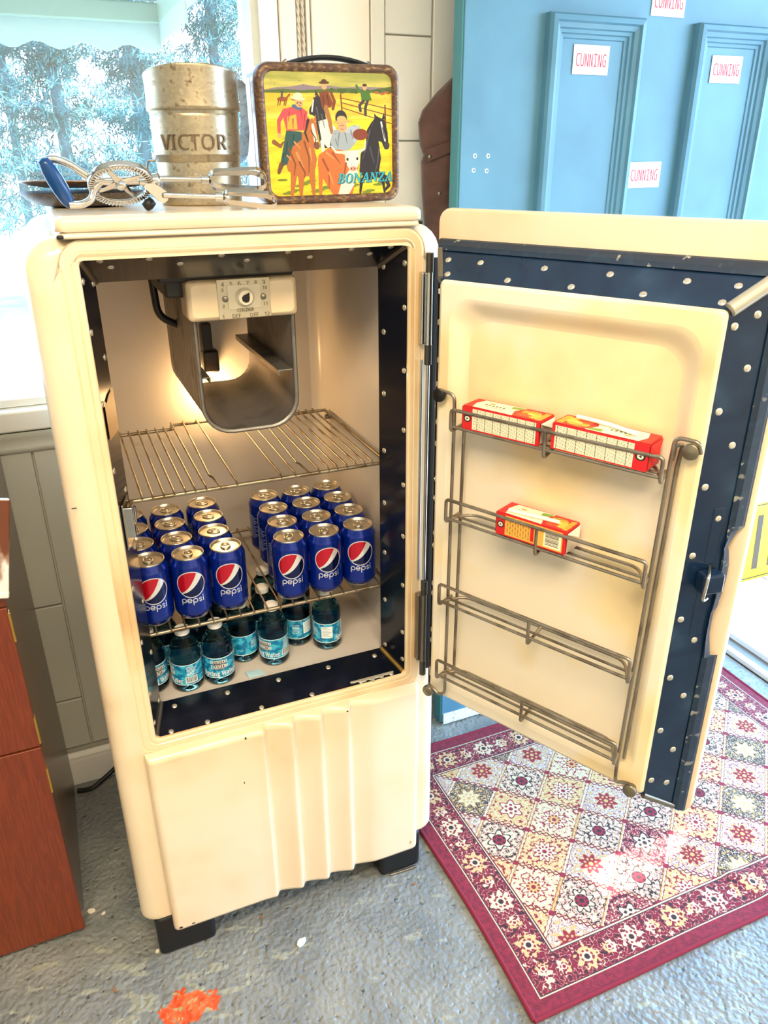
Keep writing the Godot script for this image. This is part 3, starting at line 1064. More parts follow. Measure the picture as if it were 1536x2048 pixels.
	b.lathe([Vector2(0.0, -0.019), Vector2(0.01, -0.017), Vector2(0.0165, -0.008), Vector2(0.017, 0.0), Vector2(0.013, 0.012), Vector2(0.009, 0.024), Vector2(0.009, 0.034)], 16)
	var e := mat(col(255, 220, 160), 0.4)
	e.emission_enabled = true; e.emission = col(255, 206, 136); e.emission_energy_multiplier = 5.0
	make("lamp_bulb", b, e, g)
	var l := OmniLight3D.new()
	l.name = "lamp_glow"
	l.light_color = col(255, 206, 140)
	l.light_energy = 0.085
	l.light_size = 0.015
	l.omni_range = 6.0
	l.omni_attenuation = 2.0
	l.shadow_enabled = true
	add_child(l)
	l.position = V(0.186, 1.0, -0.445)

func hinges(f: Node3D) -> void:
	for q in [[1.166, 1.276, 0.4515], [0.565, 0.71, 0.4525]]:
		var b := MB.new()
		b.box(V(q[2] - 0.003, (q[0] + q[1]) / 2, 0.007), V(0.017, q[1] - q[0], 0.014), 0.003)
		b.tube([V(q[2], q[0], 0.016), V(q[2], q[1], 0.016)], 0.0055, 10)
		make("hinge", b, M.dull if q[0] < 1 else M.chrome, f)
		b = MB.new()
		b.tube([V(q[2] + 0.001, q[0] - 0.032, 0.014), V(q[2] + 0.001, q[0], 0.014)], 0.0062, 10)
		make("hinge_pin", b, mat(col(92, 88, 80), 0.4, 0.8), f)
		b = MB.new()
		b.tube([V(q[2] + 0.001, q[1], 0.014), V(q[2] + 0.001, q[1] + 0.028, 0.014)], 0.0062, 10)
		make("hinge_pin", b, mat(col(92, 88, 80), 0.4, 0.8), f)
	var b := MB.new()
	b.tube([V(0.4535, 0.74, 0.012), V(0.4535, 1.14, 0.012)], 0.0032, 8)
	make("edge_trim", b, M.chrome, f)
	b = MB.new()
	b.tube([V(0.446, 0.74, 0.004), V(0.446, 1.14, 0.004)], 0.0028, 8)
	make("edge_trim", b, M.chrome, f)
	b = MB.new()
	b.box(V(0.4695, 0.915, 0.0), V(0.014, 0.76, 0.011), 0.003)
	make("door_gap_shade", b, M.black, f)  # black bar stands in for the shaded gap between body and door

func door(f: Node3D, sc: Mesh) -> void:
	var d := Node3D.new()
	d.name = "door"
	f.add_child(d)
	d.transform = move(DOOR_AT.x, 0, DOOR_AT.z, -DOOR_TURN)
	var b := MB.new()
	var fr := [rr(0.024, 0.48, 0.54, 1.31, 0.01, 0.0005, 4), rr(0.005, 0.4985, 0.5175, 1.3625, 0.016, 0.0005, 4), rr(0.001, 0.5025, 0.5135, 1.3665, 0.018, -0.0015, 4)]
	b.sheet(fr, true)
	var sk := [fr[-1], rr(0.0, 0.5035, 0.5125, 1.3675, 0.018, -0.005, 4), rr(0.0, 0.5035, 0.5125, 1.3675, 0.018, -0.012, 4), rr(0.004, 0.4995, 0.5165, 1.3635, 0.018, -0.02, 4), rr(0.015, 0.4885, 0.5275, 1.3525, 0.018, -0.025, 4)]
	b.sheet(sk, true)
	b.fan(sk[-1], Vector3.FORWARD)
	make("outer_shell", b, M.cream2, d)
	# inner pan with its wide recess
	b = MB.new()
	var rows := []
	for e in [[0.0, 0.058], [0.0, 0.063], [0.0015, 0.066], [0.005, 0.067]]:
		rows.append(rr(0.0533 + e[0], 0.4501 - e[0], 0.568 + e[0], 1.2785 - e[0], 0.009, e[1], 6))
	b.sheet(rows, true)
	rows = [rows[-1]]
	rows.append(rr(0.073, 0.431, 0.59, 1.256, 0.036, 0.067, 6))
	b.sheet(rows, true)
	rows = [rows[-1]]
	for i in 7:
		var t := (i + 1) / 7.0
		var s := t * t * (3 - 2 * t)
		rows.append(rr(0.073 + 0.026 * t, 0.431 - 0.026 * t, 0.59 + 0.028 * t, 1.256 - 0.03 * t, 0.036, 0.067 - 0.0165 * s, 6))
	b.sheet(rows, true)
	b.fan(rows[-1], Vector3.BACK)
	make("inner_panel", b, M.panel, d)
	# rings: A panel edge, B fold, C outer edge of the gasket
	var A := [V(0.0533, 0.568, 0.0635), V(0.4501, 0.568, 0.0635), V(0.4501, 1.2785, 0.0635), V(0.0533, 1.2785, 0.0635)]
	var B := [V(0.02, 0.535, 0.02), V(0.483, 0.535, 0.02), V(0.483, 1.312, 0.02), V(0.02, 1.312, 0.02)]
	for k in 4:
		var k2 := (k + 1) % 4
		var s := strip("breaker_strip", [B[k], B[k2]], [A[k], A[k2]], M.strip, d)
		var nn: Vector3 = (B[k2] - B[k]).cross(A[k] - B[k]).normalized()
		var a: Array
		var c: Array
		if k == 1 or k == 3:
			a = [1.26, 1.161, 1.065, 0.97, 0.8745, 0.78, 0.688, 0.595]
			c = [1.272, 1.211, 1.117, 1.02, 0.925, 0.838, 0.745, 0.648, 0.585]
		else:
			a = [0.0594, 0.158, 0.2516, 0.346, 0.438]
			c = [0.045, 0.1, 0.2, 0.292, 0.388, 0.446]
		for pair in [[a, 0.83], [c, 0.34]]:
			for q in pair[0]:
				var p0: Vector3 = B[k].lerp(A[k], pair[1])
				var p1: Vector3 = B[k2].lerp(A[k2], pair[1])
				var ax := 1 if (k == 1 or k == 3) else 0
				var p := p0.lerp(p1, clampf((q - p0[ax]) / (p1[ax] - p0[ax]), 0.01, 0.99))
				put("screw", sc, M.screw, s).transform = stand(nn, p, q * 70.0)
		b = MB.new()
		b.tube([B[k].lerp(A[k], 0.0), B[k].lerp(A[k], 1.0)], 0.0048 if k != 2 else 0.0085, 8)
		make("corner_trim", b, M.dull if k != 2 else mat(col(176, 172, 156), 0.45, 0.4), d)
	# rubber gasket, torn away on the free side
	var C := [V(0.007, 0.521, 0.003), V(0.497, 0.521, 0.003), V(0.497, 1.326, 0.003), V(0.007, 1.326, 0.003)]
	for k in 4:
		var k2 := (k + 1) % 4
		b = MB.new()
		var ts := [[0.0, 1.0], [1.0, 1.0]]
		if k == 1:
			ts = [[0.0, 1.0]]
			for q in [[0.807, 1.0], [0.809, 0.45], [0.846, 0.12], [0.872, 0.1], [0.88, 0.1], [0.887, 0.28], [0.91, 0.42], [0.93, 0.5], [0.95, 0.48], [0.972, 0.28], [0.977, 0.14], [1.0, 0.62], [1.004, 1.0]]:
				ts.append([(q[0] - 0.521) / 0.805, q[1]])
			ts.append([1.0, 1.0])
		var r0 := []
		var r1 := []
		var r2 := []
		var r3 := []
		for q in ts:
			var bb: Vector3 = B[k].lerp(B[k2], q[0])
			var cc: Vector3 = C[k].lerp(C[k2], q[0])
			if q[0] > 0.0 and q[0] < 1.0: bb.y = cc.y
			r0.append(bb + V(0, 0, 0.003))
			r1.append(bb.lerp(cc, q[1] * 0.45) + V(0, 0, 0.0075 * (1 - 0.2 * q[1])))
			r2.append(bb.lerp(cc, q[1] * 0.9) + V(0, 0, 0.003))
			r3.append(bb.lerp(cc, q[1]) - V(0, 0, 0.001))
		b.hard([r0, r1, r2, r3], false)
		tag(make("gasket", b, M.rubber, d), "dark rubber gasket" if k != 1 else "dark rubber gasket torn away in the middle")
	# latch on the free side
	b = MB.new()
	b.T = Transform3D(Basis(V(0.6, 0, -0.8), Vector3.UP, V(0.8, 0, 0.6)), V(0.4665, 0.935, 0.046))
	b.tube(bent([V(0.012, 0.018, 0.0), V(-0.004, 0.016, 0.022), V(-0.008, -0.018, 0.024), V(0.004, -0.02, 0.016)], 0.006), 0.0022, 6)
	make("latch_bail", b, M.chrome, d)
	b = MB.new()
	b.T = Transform3D(Basis(V(0.6, 0, -0.8), Vector3.UP, V(0.8, 0, 0.6)), V(0.4665, 0.935, 0.046))
	b.box(V(0.01, 0.0, 0.008), V(0.03, 0.028, 0.022), 0.004)
	b.box(V(0.012, -0.05, -0.0035), V(0.02, 0.08, 0.004), 0.0015)
	b.box(V(0.012, 0.06, -0.0035), V(0.016, 0.08, 0.004), 0.0015)
	make("latch_body", b, M.strip, d)
	# knobs that carry the rack
	for q in [[0.066, 1.115], [0.4386, 1.113], [0.0585, 0.5745], [0.434, 0.5775]]:
		b = MB.new()
		b.T = Transform3D(Basis(Vector3.RIGHT, PI / 2), V(q[0], q[1], 0.066))
		b.lathe([Vector2(0.006, 0), Vector2(0.006, 0.006), Vector2(0.0098, 0.008), Vector2(0.0105, 0.012), Vector2(0.0095, 0.0155), Vector2(0.0, 0.0165)], 18)
		make("rack_knob", b, M.black if q[0] < 0.1 and q[1] > 1 else mat(col(140, 130, 108), 0.35, 0.85), d)

func door_x(x := Transform3D.IDENTITY) -> Transform3D:
	return move(DOOR_AT.x, 0, DOOR_AT.z, -DOOR_TURN) * x

func door_rack() -> void:
	var t := thing("wire_rack", "four-tier wire rack hanging on the inside of the open refrigerator door", "rack", "", door_x())
	var r := 0.0027
	for s in 2:
		var b := MB.new()
		if s == 0: b.tube(bent([V(0.0585, 1.112, 0.078), V(0.064, 1.1235, 0.078), V(0.094, 1.121, 0.078), V(0.095, 1.09, 0.078), V(0.0945, 0.588, 0.078), V(0.083, 0.578, 0.078), V(0.07, 0.586, 0.078), V(0.058, 0.5855, 0.078)], 0.01, 5), r)
		else: b.tube(bent([V(0.451, 1.113, 0.078), V(0.447, 1.1265, 0.078), V(0.418, 1.1275, 0.078), V(0.4165, 1.09, 0.078), V(0.4095, 0.6, 0.078), V(0.411, 0.58, 0.078), V(0.424, 0.588, 0.078), V(0.435, 0.5895, 0.078)], 0.01, 5), r)
		make("upright", b, M.rack, t)
		b = MB.new()
		if s == 0: b.tube([V(0.105, 1.095, 0.066), V(0.104, 0.62, 0.066)], r)
		else: b.tube(bent([V(0.4165, 1.095, 0.072), V(0.417, 1.115, 0.07), V(0.424, 1.115, 0.066), V(0.4215, 1.09, 0.066), V(0.414, 0.62, 0.066)], 0.005), r)
		make("upright", b, M.rack, t)
	var L := [[1.106, 1.079, 0.1045, 0.4155], [0.9645, 0.932, 0.1005, 0.4145], [0.8145, 0.7815, 0.0925, 0.4135], [0.668, 0.636, 0.0915, 0.412]]
	var k := 0
	for q in L:
		var sh := Node3D.new()
		sh.name = "rack_shelf" if k == 0 else "rack_shelf_%03d" % k
		t.add_child(sh, true)
		var vt: float = q[0]
		var vb: float = q[1]
		var a: float = q[2]
		var e: float = q[3]
		var b := MB.new()
		b.tube(bent([V(a + 0.006, vb + 0.001, 0.072), V(a, vb - 0.006, 0.1), V(a, vt, 0.1), V(e, vt, 0.1), V(e, vb - 0.006, 0.1), V(e - 0.004, vb + 0.001, 0.072)], 0.006, 4), r)
		make("top_rail", b, M.rack, sh)
		b = MB.new()
		b.tube(bent([V(a + 0.003, vb + 0.001, 0.099), V(e - 0.003, vb + 0.001, 0.099)], 0.006), r * 0.9)
		make("front_wire", b, M.rack, sh)
		b = MB.new()
		b.tube(bent([V(a + 0.004, vb - 0.001, 0.092), V(a + 0.022, vb, 0.06), V(e - 0.022, vb, 0.06), V(e - 0.004, vb - 0.001, 0.092)], 0.02, 4), r * 0.9)
		make("back_wire", b, M.rack, sh)
		b = MB.new()
		b.tube([V(a + 0.008, vb, 0.082), V(e - 0.008, vb, 0.082)], r * 0.8)
		make("floor_wire", b, M.rack, sh)
		if k == 3:
			b = MB.new()
			b.tube([V(a + 0.01, vb, 0.071), V(e - 0.01, vb, 0.071)], r * 0.8)
			make("floor_wire", b, M.rack, sh)
		b = MB.new()
		b.tube(bent([V(0.2565, vt, 0.1), V(0.2565, vb - 0.011, 0.1), V(0.2565, vb, 0.06)], 0.006, 4), r)
		make("brace", b, M.rack, sh)
		k += 1

func inside_shelves() -> void:
	var xs := [-0.0028, 0.0137, 0.0312, 0.0479, 0.0655, 0.0817, 0.0997, 0.1237, 0.1514, 0.2274, 0.2523, 0.2788, 0.2948, 0.3128, 0.3289, 0.3473, 0.3646, 0.3808, 0.3957]
	for s in 2:
		var y: float = [0.9375, 0.6855][s]
		var t := thing("wire_shelf", ["bare upper wire shelf under the freezer box", "lower wire shelf carrying the blue soda cans"][s], "shelf", "", move(0, y, 0))
		var b := MB.new()
		b.tube([V(-0.05, 0, -0.086), V(0.426, 0, -0.086)], 0.0036, 8)
		make("front_bar", b, M.wire, t)
		b = MB.new()
		b.tube(bent([V(-0.048, 0, -0.43), V(0.098, 0, -0.43), V(0.1, 0, -0.455), V(0.19, 0, -0.455), V(0.192, 0, -0.43), V(0.424, 0, -0.43)] if s == 0 else [V(-0.048, 0, -0.43), V(0.424, 0, -0.43)], 0.004), 0.0034, 8)
		make("back_bar", b, M.wire, t)
		for e in [-0.048, 0.424]:
			b = MB.new()
			b.tube([V(e, 0, -0.086), V(e, 0, -0.43)], 0.0036, 8)
			make("side_bar", b, M.wire, t)
		for i in xs.size():
			b = MB.new()
			var x: float = xs[i] if s == 0 else -0.036 + 0.0246 * i
			var zb := -0.456 if (s == 0 and x > 0.098 and x < 0.19) else -0.432
			var pts := [V(x, 0.0055, zb), V(x, 0.0055, -0.092), V(x, 0.001, -0.083)]
			if s == 0 and (i == 7 or i == 11): pts = [V(x, 0.0055, zb), V(x - 0.009, 0.0055, -0.135), V(x - 0.004, 0.003, -0.13), V(x, 0.001, -0.083)]
			b.tube(pts, 0.0019, 6)
			make("cross_wire", b, M.wire, t)
		for q in [[0.43, -0.1], [0.43, -0.41], [-0.054, -0.1], [-0.054, -0.41]]:
			b = MB.new()
			b.tube([V(q[0] - 0.012 * signf(q[0]), -0.009, q[1]), V(q[0] + 0.003 * signf(q[0]), -0.009, q[1])], 0.0055, 8)
			make("support_stud", b, M.dull, t)

func can_texture() -> ImageTexture:
	# wrap of a blue can: globe of red, white and blue with the name below it, lettering drawn as strokes
	var w := 1024
	var h := 608
	var k := w / 0.2073
	var im := Image.create(w, h, false, Image.FORMAT_RGB8)
	var blue := col(2, 38, 142)
	im.fill(blue)
	var red := col(206, 16, 44)
	var white := col(244, 244, 240)
	var deep := col(3, 16, 76)
	for y in range(108, 478):
		for x in range(376, 650):
			var p := Vector2((x - 512) / k, 0.0615 - (y + 0.0) / k * 1.0)
			var c := blue
			var g := (p - Vector2(0, 0.0122)) / 0.0256
			g = g.rotated(-0.1)
			var d := g.length()
			if d < 1.0:
				c = white
				if d < 0.93:
					var q := g.x + 0.8
					if g.y > -0.55 + 0.25 * q + 0.58 * q * q: c = red
					elif g.y > -0.64 + 0.1 * q + 0.34 * q * q: c = white
					else: c = deep
			var u := (p - Vector2(-0.0192, -0.0232)) / 0.0081
			if u.y > -0.8 and u.y < 1.8:
				var dd := 9.0
				dd = minf(dd, seg_d(u, Vector2(0.08, 0.55), Vector2(0.08, -0.5)))
				dd = minf(dd, arc_d(u, Vector2(0.53, 0.5), 0.45, -PI, PI))
				dd = minf(dd, arc_d(u, Vector2(1.72, 0.5), 0.45, 0.0, TAU - 0.75))
				dd = minf(dd, seg_d(u, Vector2(1.3, 0.5), Vector2(2.15, 0.5)))
				dd = minf(dd, seg_d(u, Vector2(2.52, 0.55), Vector2(2.52, -0.5)))
				dd = minf(dd, arc_d(u, Vector2(2.97, 0.5), 0.45, -PI, PI))
				dd = minf(dd, arc_d(u, Vector2(4.05, 0.74), 0.23, 0.3, PI * 1.5))
				dd = minf(dd, arc_d(u, Vector2(4.05, 0.28), 0.23, -PI * 0.85, PI * 0.5))
				dd = minf(dd, seg_d(u, Vector2(4.72, 0.06), Vector2(4.72, 0.98)))
				dd = minf(dd, seg_d(u, Vector2(4.72, 1.3), Vector2(4.72, 1.42)))
				if dd < 0.095: c = white
			im.set_pixel(x, y, c)
	# small print and its white box round the back
	for j in 14: im.fill_rect(Rect2i(120, 190 + j * 18, 90 + (j * 37) % 60, 7), col(190, 206, 232))
	im.fill_rect(Rect2i(760, 210, 120, 180), white)
	for j in 8: im.fill_rect(Rect2i(772, 222 + j * 20, 96, 5), deep)
	return ImageTexture.create_from_image(im)

func cans() -> void:
	var skin := mat(Color.WHITE, 0.2, 0.5, can_texture())
	skin.clearcoat_enabled = true; skin.clearcoat = 0.5; skin.clearcoat_roughness = 0.1
	var silver := mat(col(206, 200, 188), 0.3, 0.95)
	var proto := thing("soda_can", "x", "can", "blue soda cans on the lower wire shelf")
	var b := MB.new()
	# the print spans the straight wall and the shoulders, so heights are used for the texture
	var prof := [Vector2(0.0255, 0.0035), Vector2(0.0275, 0.006), Vector2(0.0305, 0.0095), Vector2(0.0327, 0.0145), Vector2(0.033, 0.018), Vector2(0.033, 0.104), Vector2(0.0325, 0.1065), Vector2(0.031, 0.1095), Vector2(0.028, 0.1155), Vector2(0.0272, 0.118)]
	b.lathe(prof, 40)
	for i in b.uv.size():
		b.uv[i] = Vector2(fposmod(b.uv[i].x + 0.5, 1.0001), 1.0 - b.v[i].y / 0.1231)
	# columns of the lathe run 0..1; shifted by half a turn the seam column must not wrap inside one strip
	for i in b.uv.size():
		var c := i % 41
		b.uv[i].x = c / 40.0 + 0.5
	make("can_body", b, skin, proto)
	b = MB.new()
	b.lathe([Vector2(0.0272, 0.1175), Vector2(0.0278, 0.1195), Vector2(0.0272, 0.1208), Vector2(0.026, 0.1205), Vector2(0.0248, 0.1165), Vector2(0.0238, 0.1158), Vector2(0.0228, 0.1172), Vector2(0.0, 0.1172)], 32)
	make("can_end", b, silver, proto)
	b = MB.new()
	b.T = move(0, 0.118, 0)
	var ring_o := []
	for i in 20:
		var a := TAU * i / 20
		ring_o.append(V(cos(a) * 0.0078, 0.0008, sin(a) * 0.0115))
	b.tube(ring_o, 0.0014, 6, true)
	b.lathe([Vector2(0.005, 0.0), Vector2(0.005, 0.001), Vector2(0.0026, 0.0022), Vector2(0.0, 0.0022)], 12)
	b.box(V(0, 0.0008, 0.0045), V(0.012, 0.0012, 0.006), 0.0005)
	make("pull_tab", b, silver, proto)
	b = MB.new()
	b.lathe([Vector2(0.0, 0.007), Vector2(0.021, 0.004), Vector2(0.0235, 0.0), Vector2(0.025, 0.0008), Vector2(0.0257, 0.0038)], 32)
	make("can_base", b, silver, proto)
	var R := [[[0.241, -0.1134], [0.3075, -0.111], [0.3745, -0.1113]], [[0.248, -0.179], [0.315, -0.1765], [0.3815, -0.1785]], [[0.2495, -0.246], [0.316, -0.2435], [0.3825, -0.2455]], [[0.249, -0.313], [0.3155, -0.3105], [0.382, -0.3125]]]
	var L := [[[-0.0058, -0.122], [0.061, -0.1195], [0.1278, -0.123]], [[-0.0145, -0.189], [0.0525, -0.186], [0.1205, -0.191]], [[-0.016, -0.256], [0.051, -0.253], [0.1245, -0.259]], [[-0.0165, -0.323], [0.0535, -0.32], [0.125, -0.3265]]]
	var rank := ["front", "second", "third", "back"]
	var cl := ["outer", "middle", "inner"]
	var cr := ["inner", "middle", "outer"]
	var first := true
	for side in 2:
		for i in 4:
			for j in 3:
				var q: Array = [L, R][side][i][j]
				var at := V(q[0], 0.693, q[1])
				var face := atan2(CAM.x - q[0], CAM.z - q[1])
				var turn := face + rng.randf_range(-0.06, 0.06) + (0.13 if side == 1 else 0.02)
				if i > 0: turn += rng.randf_range(0.7, 1.3)
				var label := "blue soda can, %s row, %s file, of the block %s" % [rank[i], [cl, cr][side][j], ["beside the latch side", "beside the hinge side"][side]]
				if first:
					proto.transform = move(at.x, at.y, at.z, turn)
					proto.set_meta("label", label)
					first = false
				else:
					again(proto, "soda_can", move(at.x, at.y, at.z, turn), label)

func label_texture() -> ImageTexture:
	var w := 1024
	var h := 200
	var im := Image.create(w, h, false, Image.FORMAT_RGB8)
	var a := FastNoiseLite.new(); a.seed = 2; a.frequency = 0.012; a.fractal_octaves = 2
	for y in h:
		for x in w:
			var n := a.get_noise_2d(x, y * 1.3)
			var c := col(22, 140, 186)
			if n > 0.12: c = col(70, 182, 214)
			elif n < -0.2: c = col(8, 112, 162)
			if y < 7 or y > h - 8: c = col(222, 240, 246)
			im.set_pixel(x, y, c)
	var w2 := col(236, 244, 246)
	# front block at 0.5: dark square for the maker's name
	im.fill_rect(Rect2i(448, 20, 128, 98), col(36, 30, 34))
	for q in [Rect2i(454, 26, 116, 3), Rect2i(454, 109, 116, 3), Rect2i(454, 66, 116, 3)]: im.fill_rect(q, w2)
	# panel with a bar code at 0.75, text lines, and a white notice panel at 0.2
	im.fill_rect(Rect2i(720, 120, 130, 62), w2)
	var x := 728
	var k := 0
	while x < 842:
		var bw := 2 + (k * 7) % 5
		im.fill_rect(Rect2i(x, 124, bw, 50), col(30, 40, 50))
		x += bw + 2 + (k * 5) % 4
		k += 1
	for j in 7: im.fill_rect(Rect2i(740, 24 + j * 13, 70 + (j * 41) % 50, 5), w2)
	im.fill_rect(Rect2i(160, 30, 130, 120), w2)
	for j in 7: im.fill_rect(Rect2i(172, 42 + j * 15, 60 + (j * 29) % 44, 4), col(110, 130, 140))
	for j in 6: im.fill_rect(Rect2i(30, 50 + j * 16, 80, 5), w2)
	return ImageTexture.create_from_image(im)

func bottles() -> void:
	var water := mat(col(70, 130, 150), 0.03)
	water.refraction_enabled = true
	water.refraction_scale = 0.033
	water.albedo_color.a = 0.0
	water.metallic_specular = 0.6
	var paper := mat(Color.WHITE, 0.35, 0.0, label_texture())
	var proto := thing("water_bottle", "x", "bottle", "small water bottles under the lower wire shelf")
	var b := MB.new()
	var pr := [Vector2(0.0, 0.006), Vector2(0.012, 0.004), Vector2(0.022, 0.0), Vector2(0.027, 0.002), Vector2(0.0302, 0.008), Vector2(0.0305, 0.0165), Vector2(0.0296, 0.018), Vector2(0.0296, 0.0605), Vector2(0.0305, 0.062), Vector2(0.0308, 0.0652), Vector2(0.0292, 0.068), Vector2(0.0306, 0.072), Vector2(0.0288, 0.0765), Vector2(0.0296, 0.081), Vector2(0.0262, 0.089), Vector2(0.021, 0.0975), Vector2(0.0155, 0.105), Vector2(0.0125, 0.11), Vector2(0.0125, 0.114), Vector2(0.0, 0.114)]
	b.lathe(pr, 32)
	make("bottle_body", b, water, proto)
	b = MB.new()
	b.lathe([Vector2(0.03, 0.018), Vector2(0.03, 0.0602)], 48)
	for i in b.uv.size():
		b.uv[i] = Vector2((i % 49) / 48.0 + 0.5, 1.0 - (b.v[i].y - 0.018) / 0.0422)
	make("label", b, paper, proto)
	b = MB.new()
	b.T = move(0, 0.0512, 0); b.text("FOUNDERS", 0.006, 0.0002, "Droid Serif Bold", 0.72, 0.0301)
	b.T = move(0, 0.0417, 0); b.text("FARMERS", 0.0064, 0.0002, "Droid Serif Bold", 0.78, 0.0301)
	b.T = move(0, 0.0268, 0); b.text("Spring Water", 0.0092, 0.0002, "Droid Serif Bold", 0.78, 0.0301)
	make("lettering", b, M.white, proto)
	b = MB.new()
	b.T = move(0, 0.1115, 0)
	b.lathe([Vector2(0.0138, 0.0), Vector2(0.0142, 0.001), Vector2(0.0142, 0.0085), Vector2(0.0132, 0.0105), Vector2(0.0, 0.0108)], 24)
	make("cap", b, mat(col(226, 226, 224), 0.4), proto)
	var places := [[-0.027, -0.1285, 0.35, "front row bottle half hidden at the latch side"], [0.033, -0.1085, -1.45, "front row bottle turned to its bar code"], [0.0915, -0.107, 0.0, "front row bottle with its name facing out"],
		[0.149, -0.158, 3.5, "set-back bottle whose label is turned away, under the can gap"], [0.2015, -0.124, -0.75, "front row bottle under the innermost right can"], [0.262, -0.17, 2.6, "set-back bottle with a torn label"], [0.313, -0.134, 1.75, "front row bottle nearest the hinge side"],
		[0.006, -0.186, 0.8, "second row bottle behind the latch side"], [0.0665, -0.172, 2.2, "second row bottle behind the bar code bottle"], [0.118, -0.218, 1.2, "second row bottle under the middle of the can shelf"], [0.202, -0.194, 0.5, "second row bottle seen through the shelf wires"], [0.222, -0.264, 1.9, "third row bottle seen deepest through the shelf wires"], [0.15, -0.28, 0.3, "third row bottle behind the left can block"], [0.283, -0.24, 0.9, "third row bottle behind the torn label"]]
	for i in places.size():
		var q: Array = places[i]
		var turn := atan2(CAM.x - q[0], CAM.z - q[1]) + float(q[2])
		var lab: String = "small blue-labelled water bottle, " + q[3]
		if i == 0:
			proto.transform = move(q[0], 0.5495, q[1], turn).scaled_local(V(0.94, 1.02, 0.94)); proto.set_meta("label", lab)
		else:
			again(proto, "water_bottle", move(q[0], 0.5495, q[1], turn).scaled_local(V(0.94, 1.02, 0.94)), lab)
	b = MB.new()
	b.sheet([[V(0.136, 0.551, -0.102), V(0.166, 0.551, -0.1)], [V(0.137, 0.5535, -0.092), V(0.168, 0.5515, -0.09)], [V(0.14, 0.551, -0.08), V(0.171, 0.5512, -0.079)]])
	tag(make("paper_slip", b, mat(col(176, 212, 224), 0.7)), "fallen pale blue label slip on the refrigerator floor in front of the bottles", "paper")

func juice_textures() -> Array:
	var out := []
	var red := col(206, 30, 34)
	var ivory := col(246, 238, 204)
	for v in 2:
		# 0: printed broad side, 1: narrow side
		var side := Image.create(512, 168, false, Image.FORMAT_RGB8)
		side.fill(red)
		if v == 0:
			side.fill_rect(Rect2i(70, 8, 424, 150), ivory)
			var x := 76
			var k := 0
			while x < 486:
				for j in 24:
					if (j * 7 + k * 5) % 11 > 2: side.fill_rect(Rect2i(x, 12 + j * 6, 2 + (j + k) % 2, 3 + (j * k) % 3), col(70, 60, 56))
				if k % 9 == 4: side.fill_rect(Rect2i(x + 3, 8, 2, 150), col(40, 30, 30))
				x += 6
				k += 1
		else:
			side.fill_rect(Rect2i(70, 8, 424, 150), col(240, 176, 74))
			for j in 9:
				for i in 22:
					if (i * 3 + j * 5) % 7 > 1: side.fill_rect(Rect2i(84 + j * 20, 16 + i * 6, 10, 3), col(96, 40, 24))
			side.fill_rect(Rect2i(262, 16, 26, 130), red)
			side.fill_rect(Rect2i(360, 30, 126, 118), ivory)
			for i in 11: side.fill_rect(Rect2i(372, 38 + i * 9, 96, 3 + (i * 5) % 4), col(50, 44, 44))
		ell(side, 34, 86, 26, 26, col(36, 30, 32))
		ell(side, 34, 86, 17, 17, ivory)
		poly(side, P([28, 78, 42, 84, 30, 96]), col(36, 30, 32))
		var top := Image.create(512, 200, false, Image.FORMAT_RGB8)
		top.fill(red)
		poly(top, P([60, 10, 340, 4, 300, 100, 330, 196, 60, 190, 40, 100]), ivory)
		ell(top, 130, 60, 20, 12, col(236, 150, 60))
		for i in 6: top.fill_rect(Rect2i(100 + i * 24, 84, 14, 26), col(96, 90, 70))
		for i in 4: top.fill_rect(Rect2i(120 + i * 30, 132, 20, 8), col(214, 110, 90))
		poly(top, P([256, 20, 330, 10, 320, 60, 262, 70]), col(120, 158, 60))
		ell(top, 400, 70, 62, 46, col(240, 164, 52))
		ell(top, 452, 120, 54, 48, col(244, 186, 70))
		ell(top, 380, 130, 46, 40, col(226, 90, 46))
		ell(top, 410, 96, 26, 18, col(250, 206, 110), 0.4)
		stroke(top, P([340, 30, 380, 44, 430, 30]), 10, col(70, 110, 44))
		top.fill_rect(Rect2i(470, 20, 34, 160), col(238, 170, 56))
		for i in 5: top.fill_rect(Rect2i(476, 30 + i * 28, 20, 4), col(90, 30, 20))
		out.append([mat(Color.WHITE, 0.4, 0.0, ImageTexture.create_from_image(side)), mat(Color.WHITE, 0.4, 0.0, ImageTexture.create_from_image(top))])
	return out

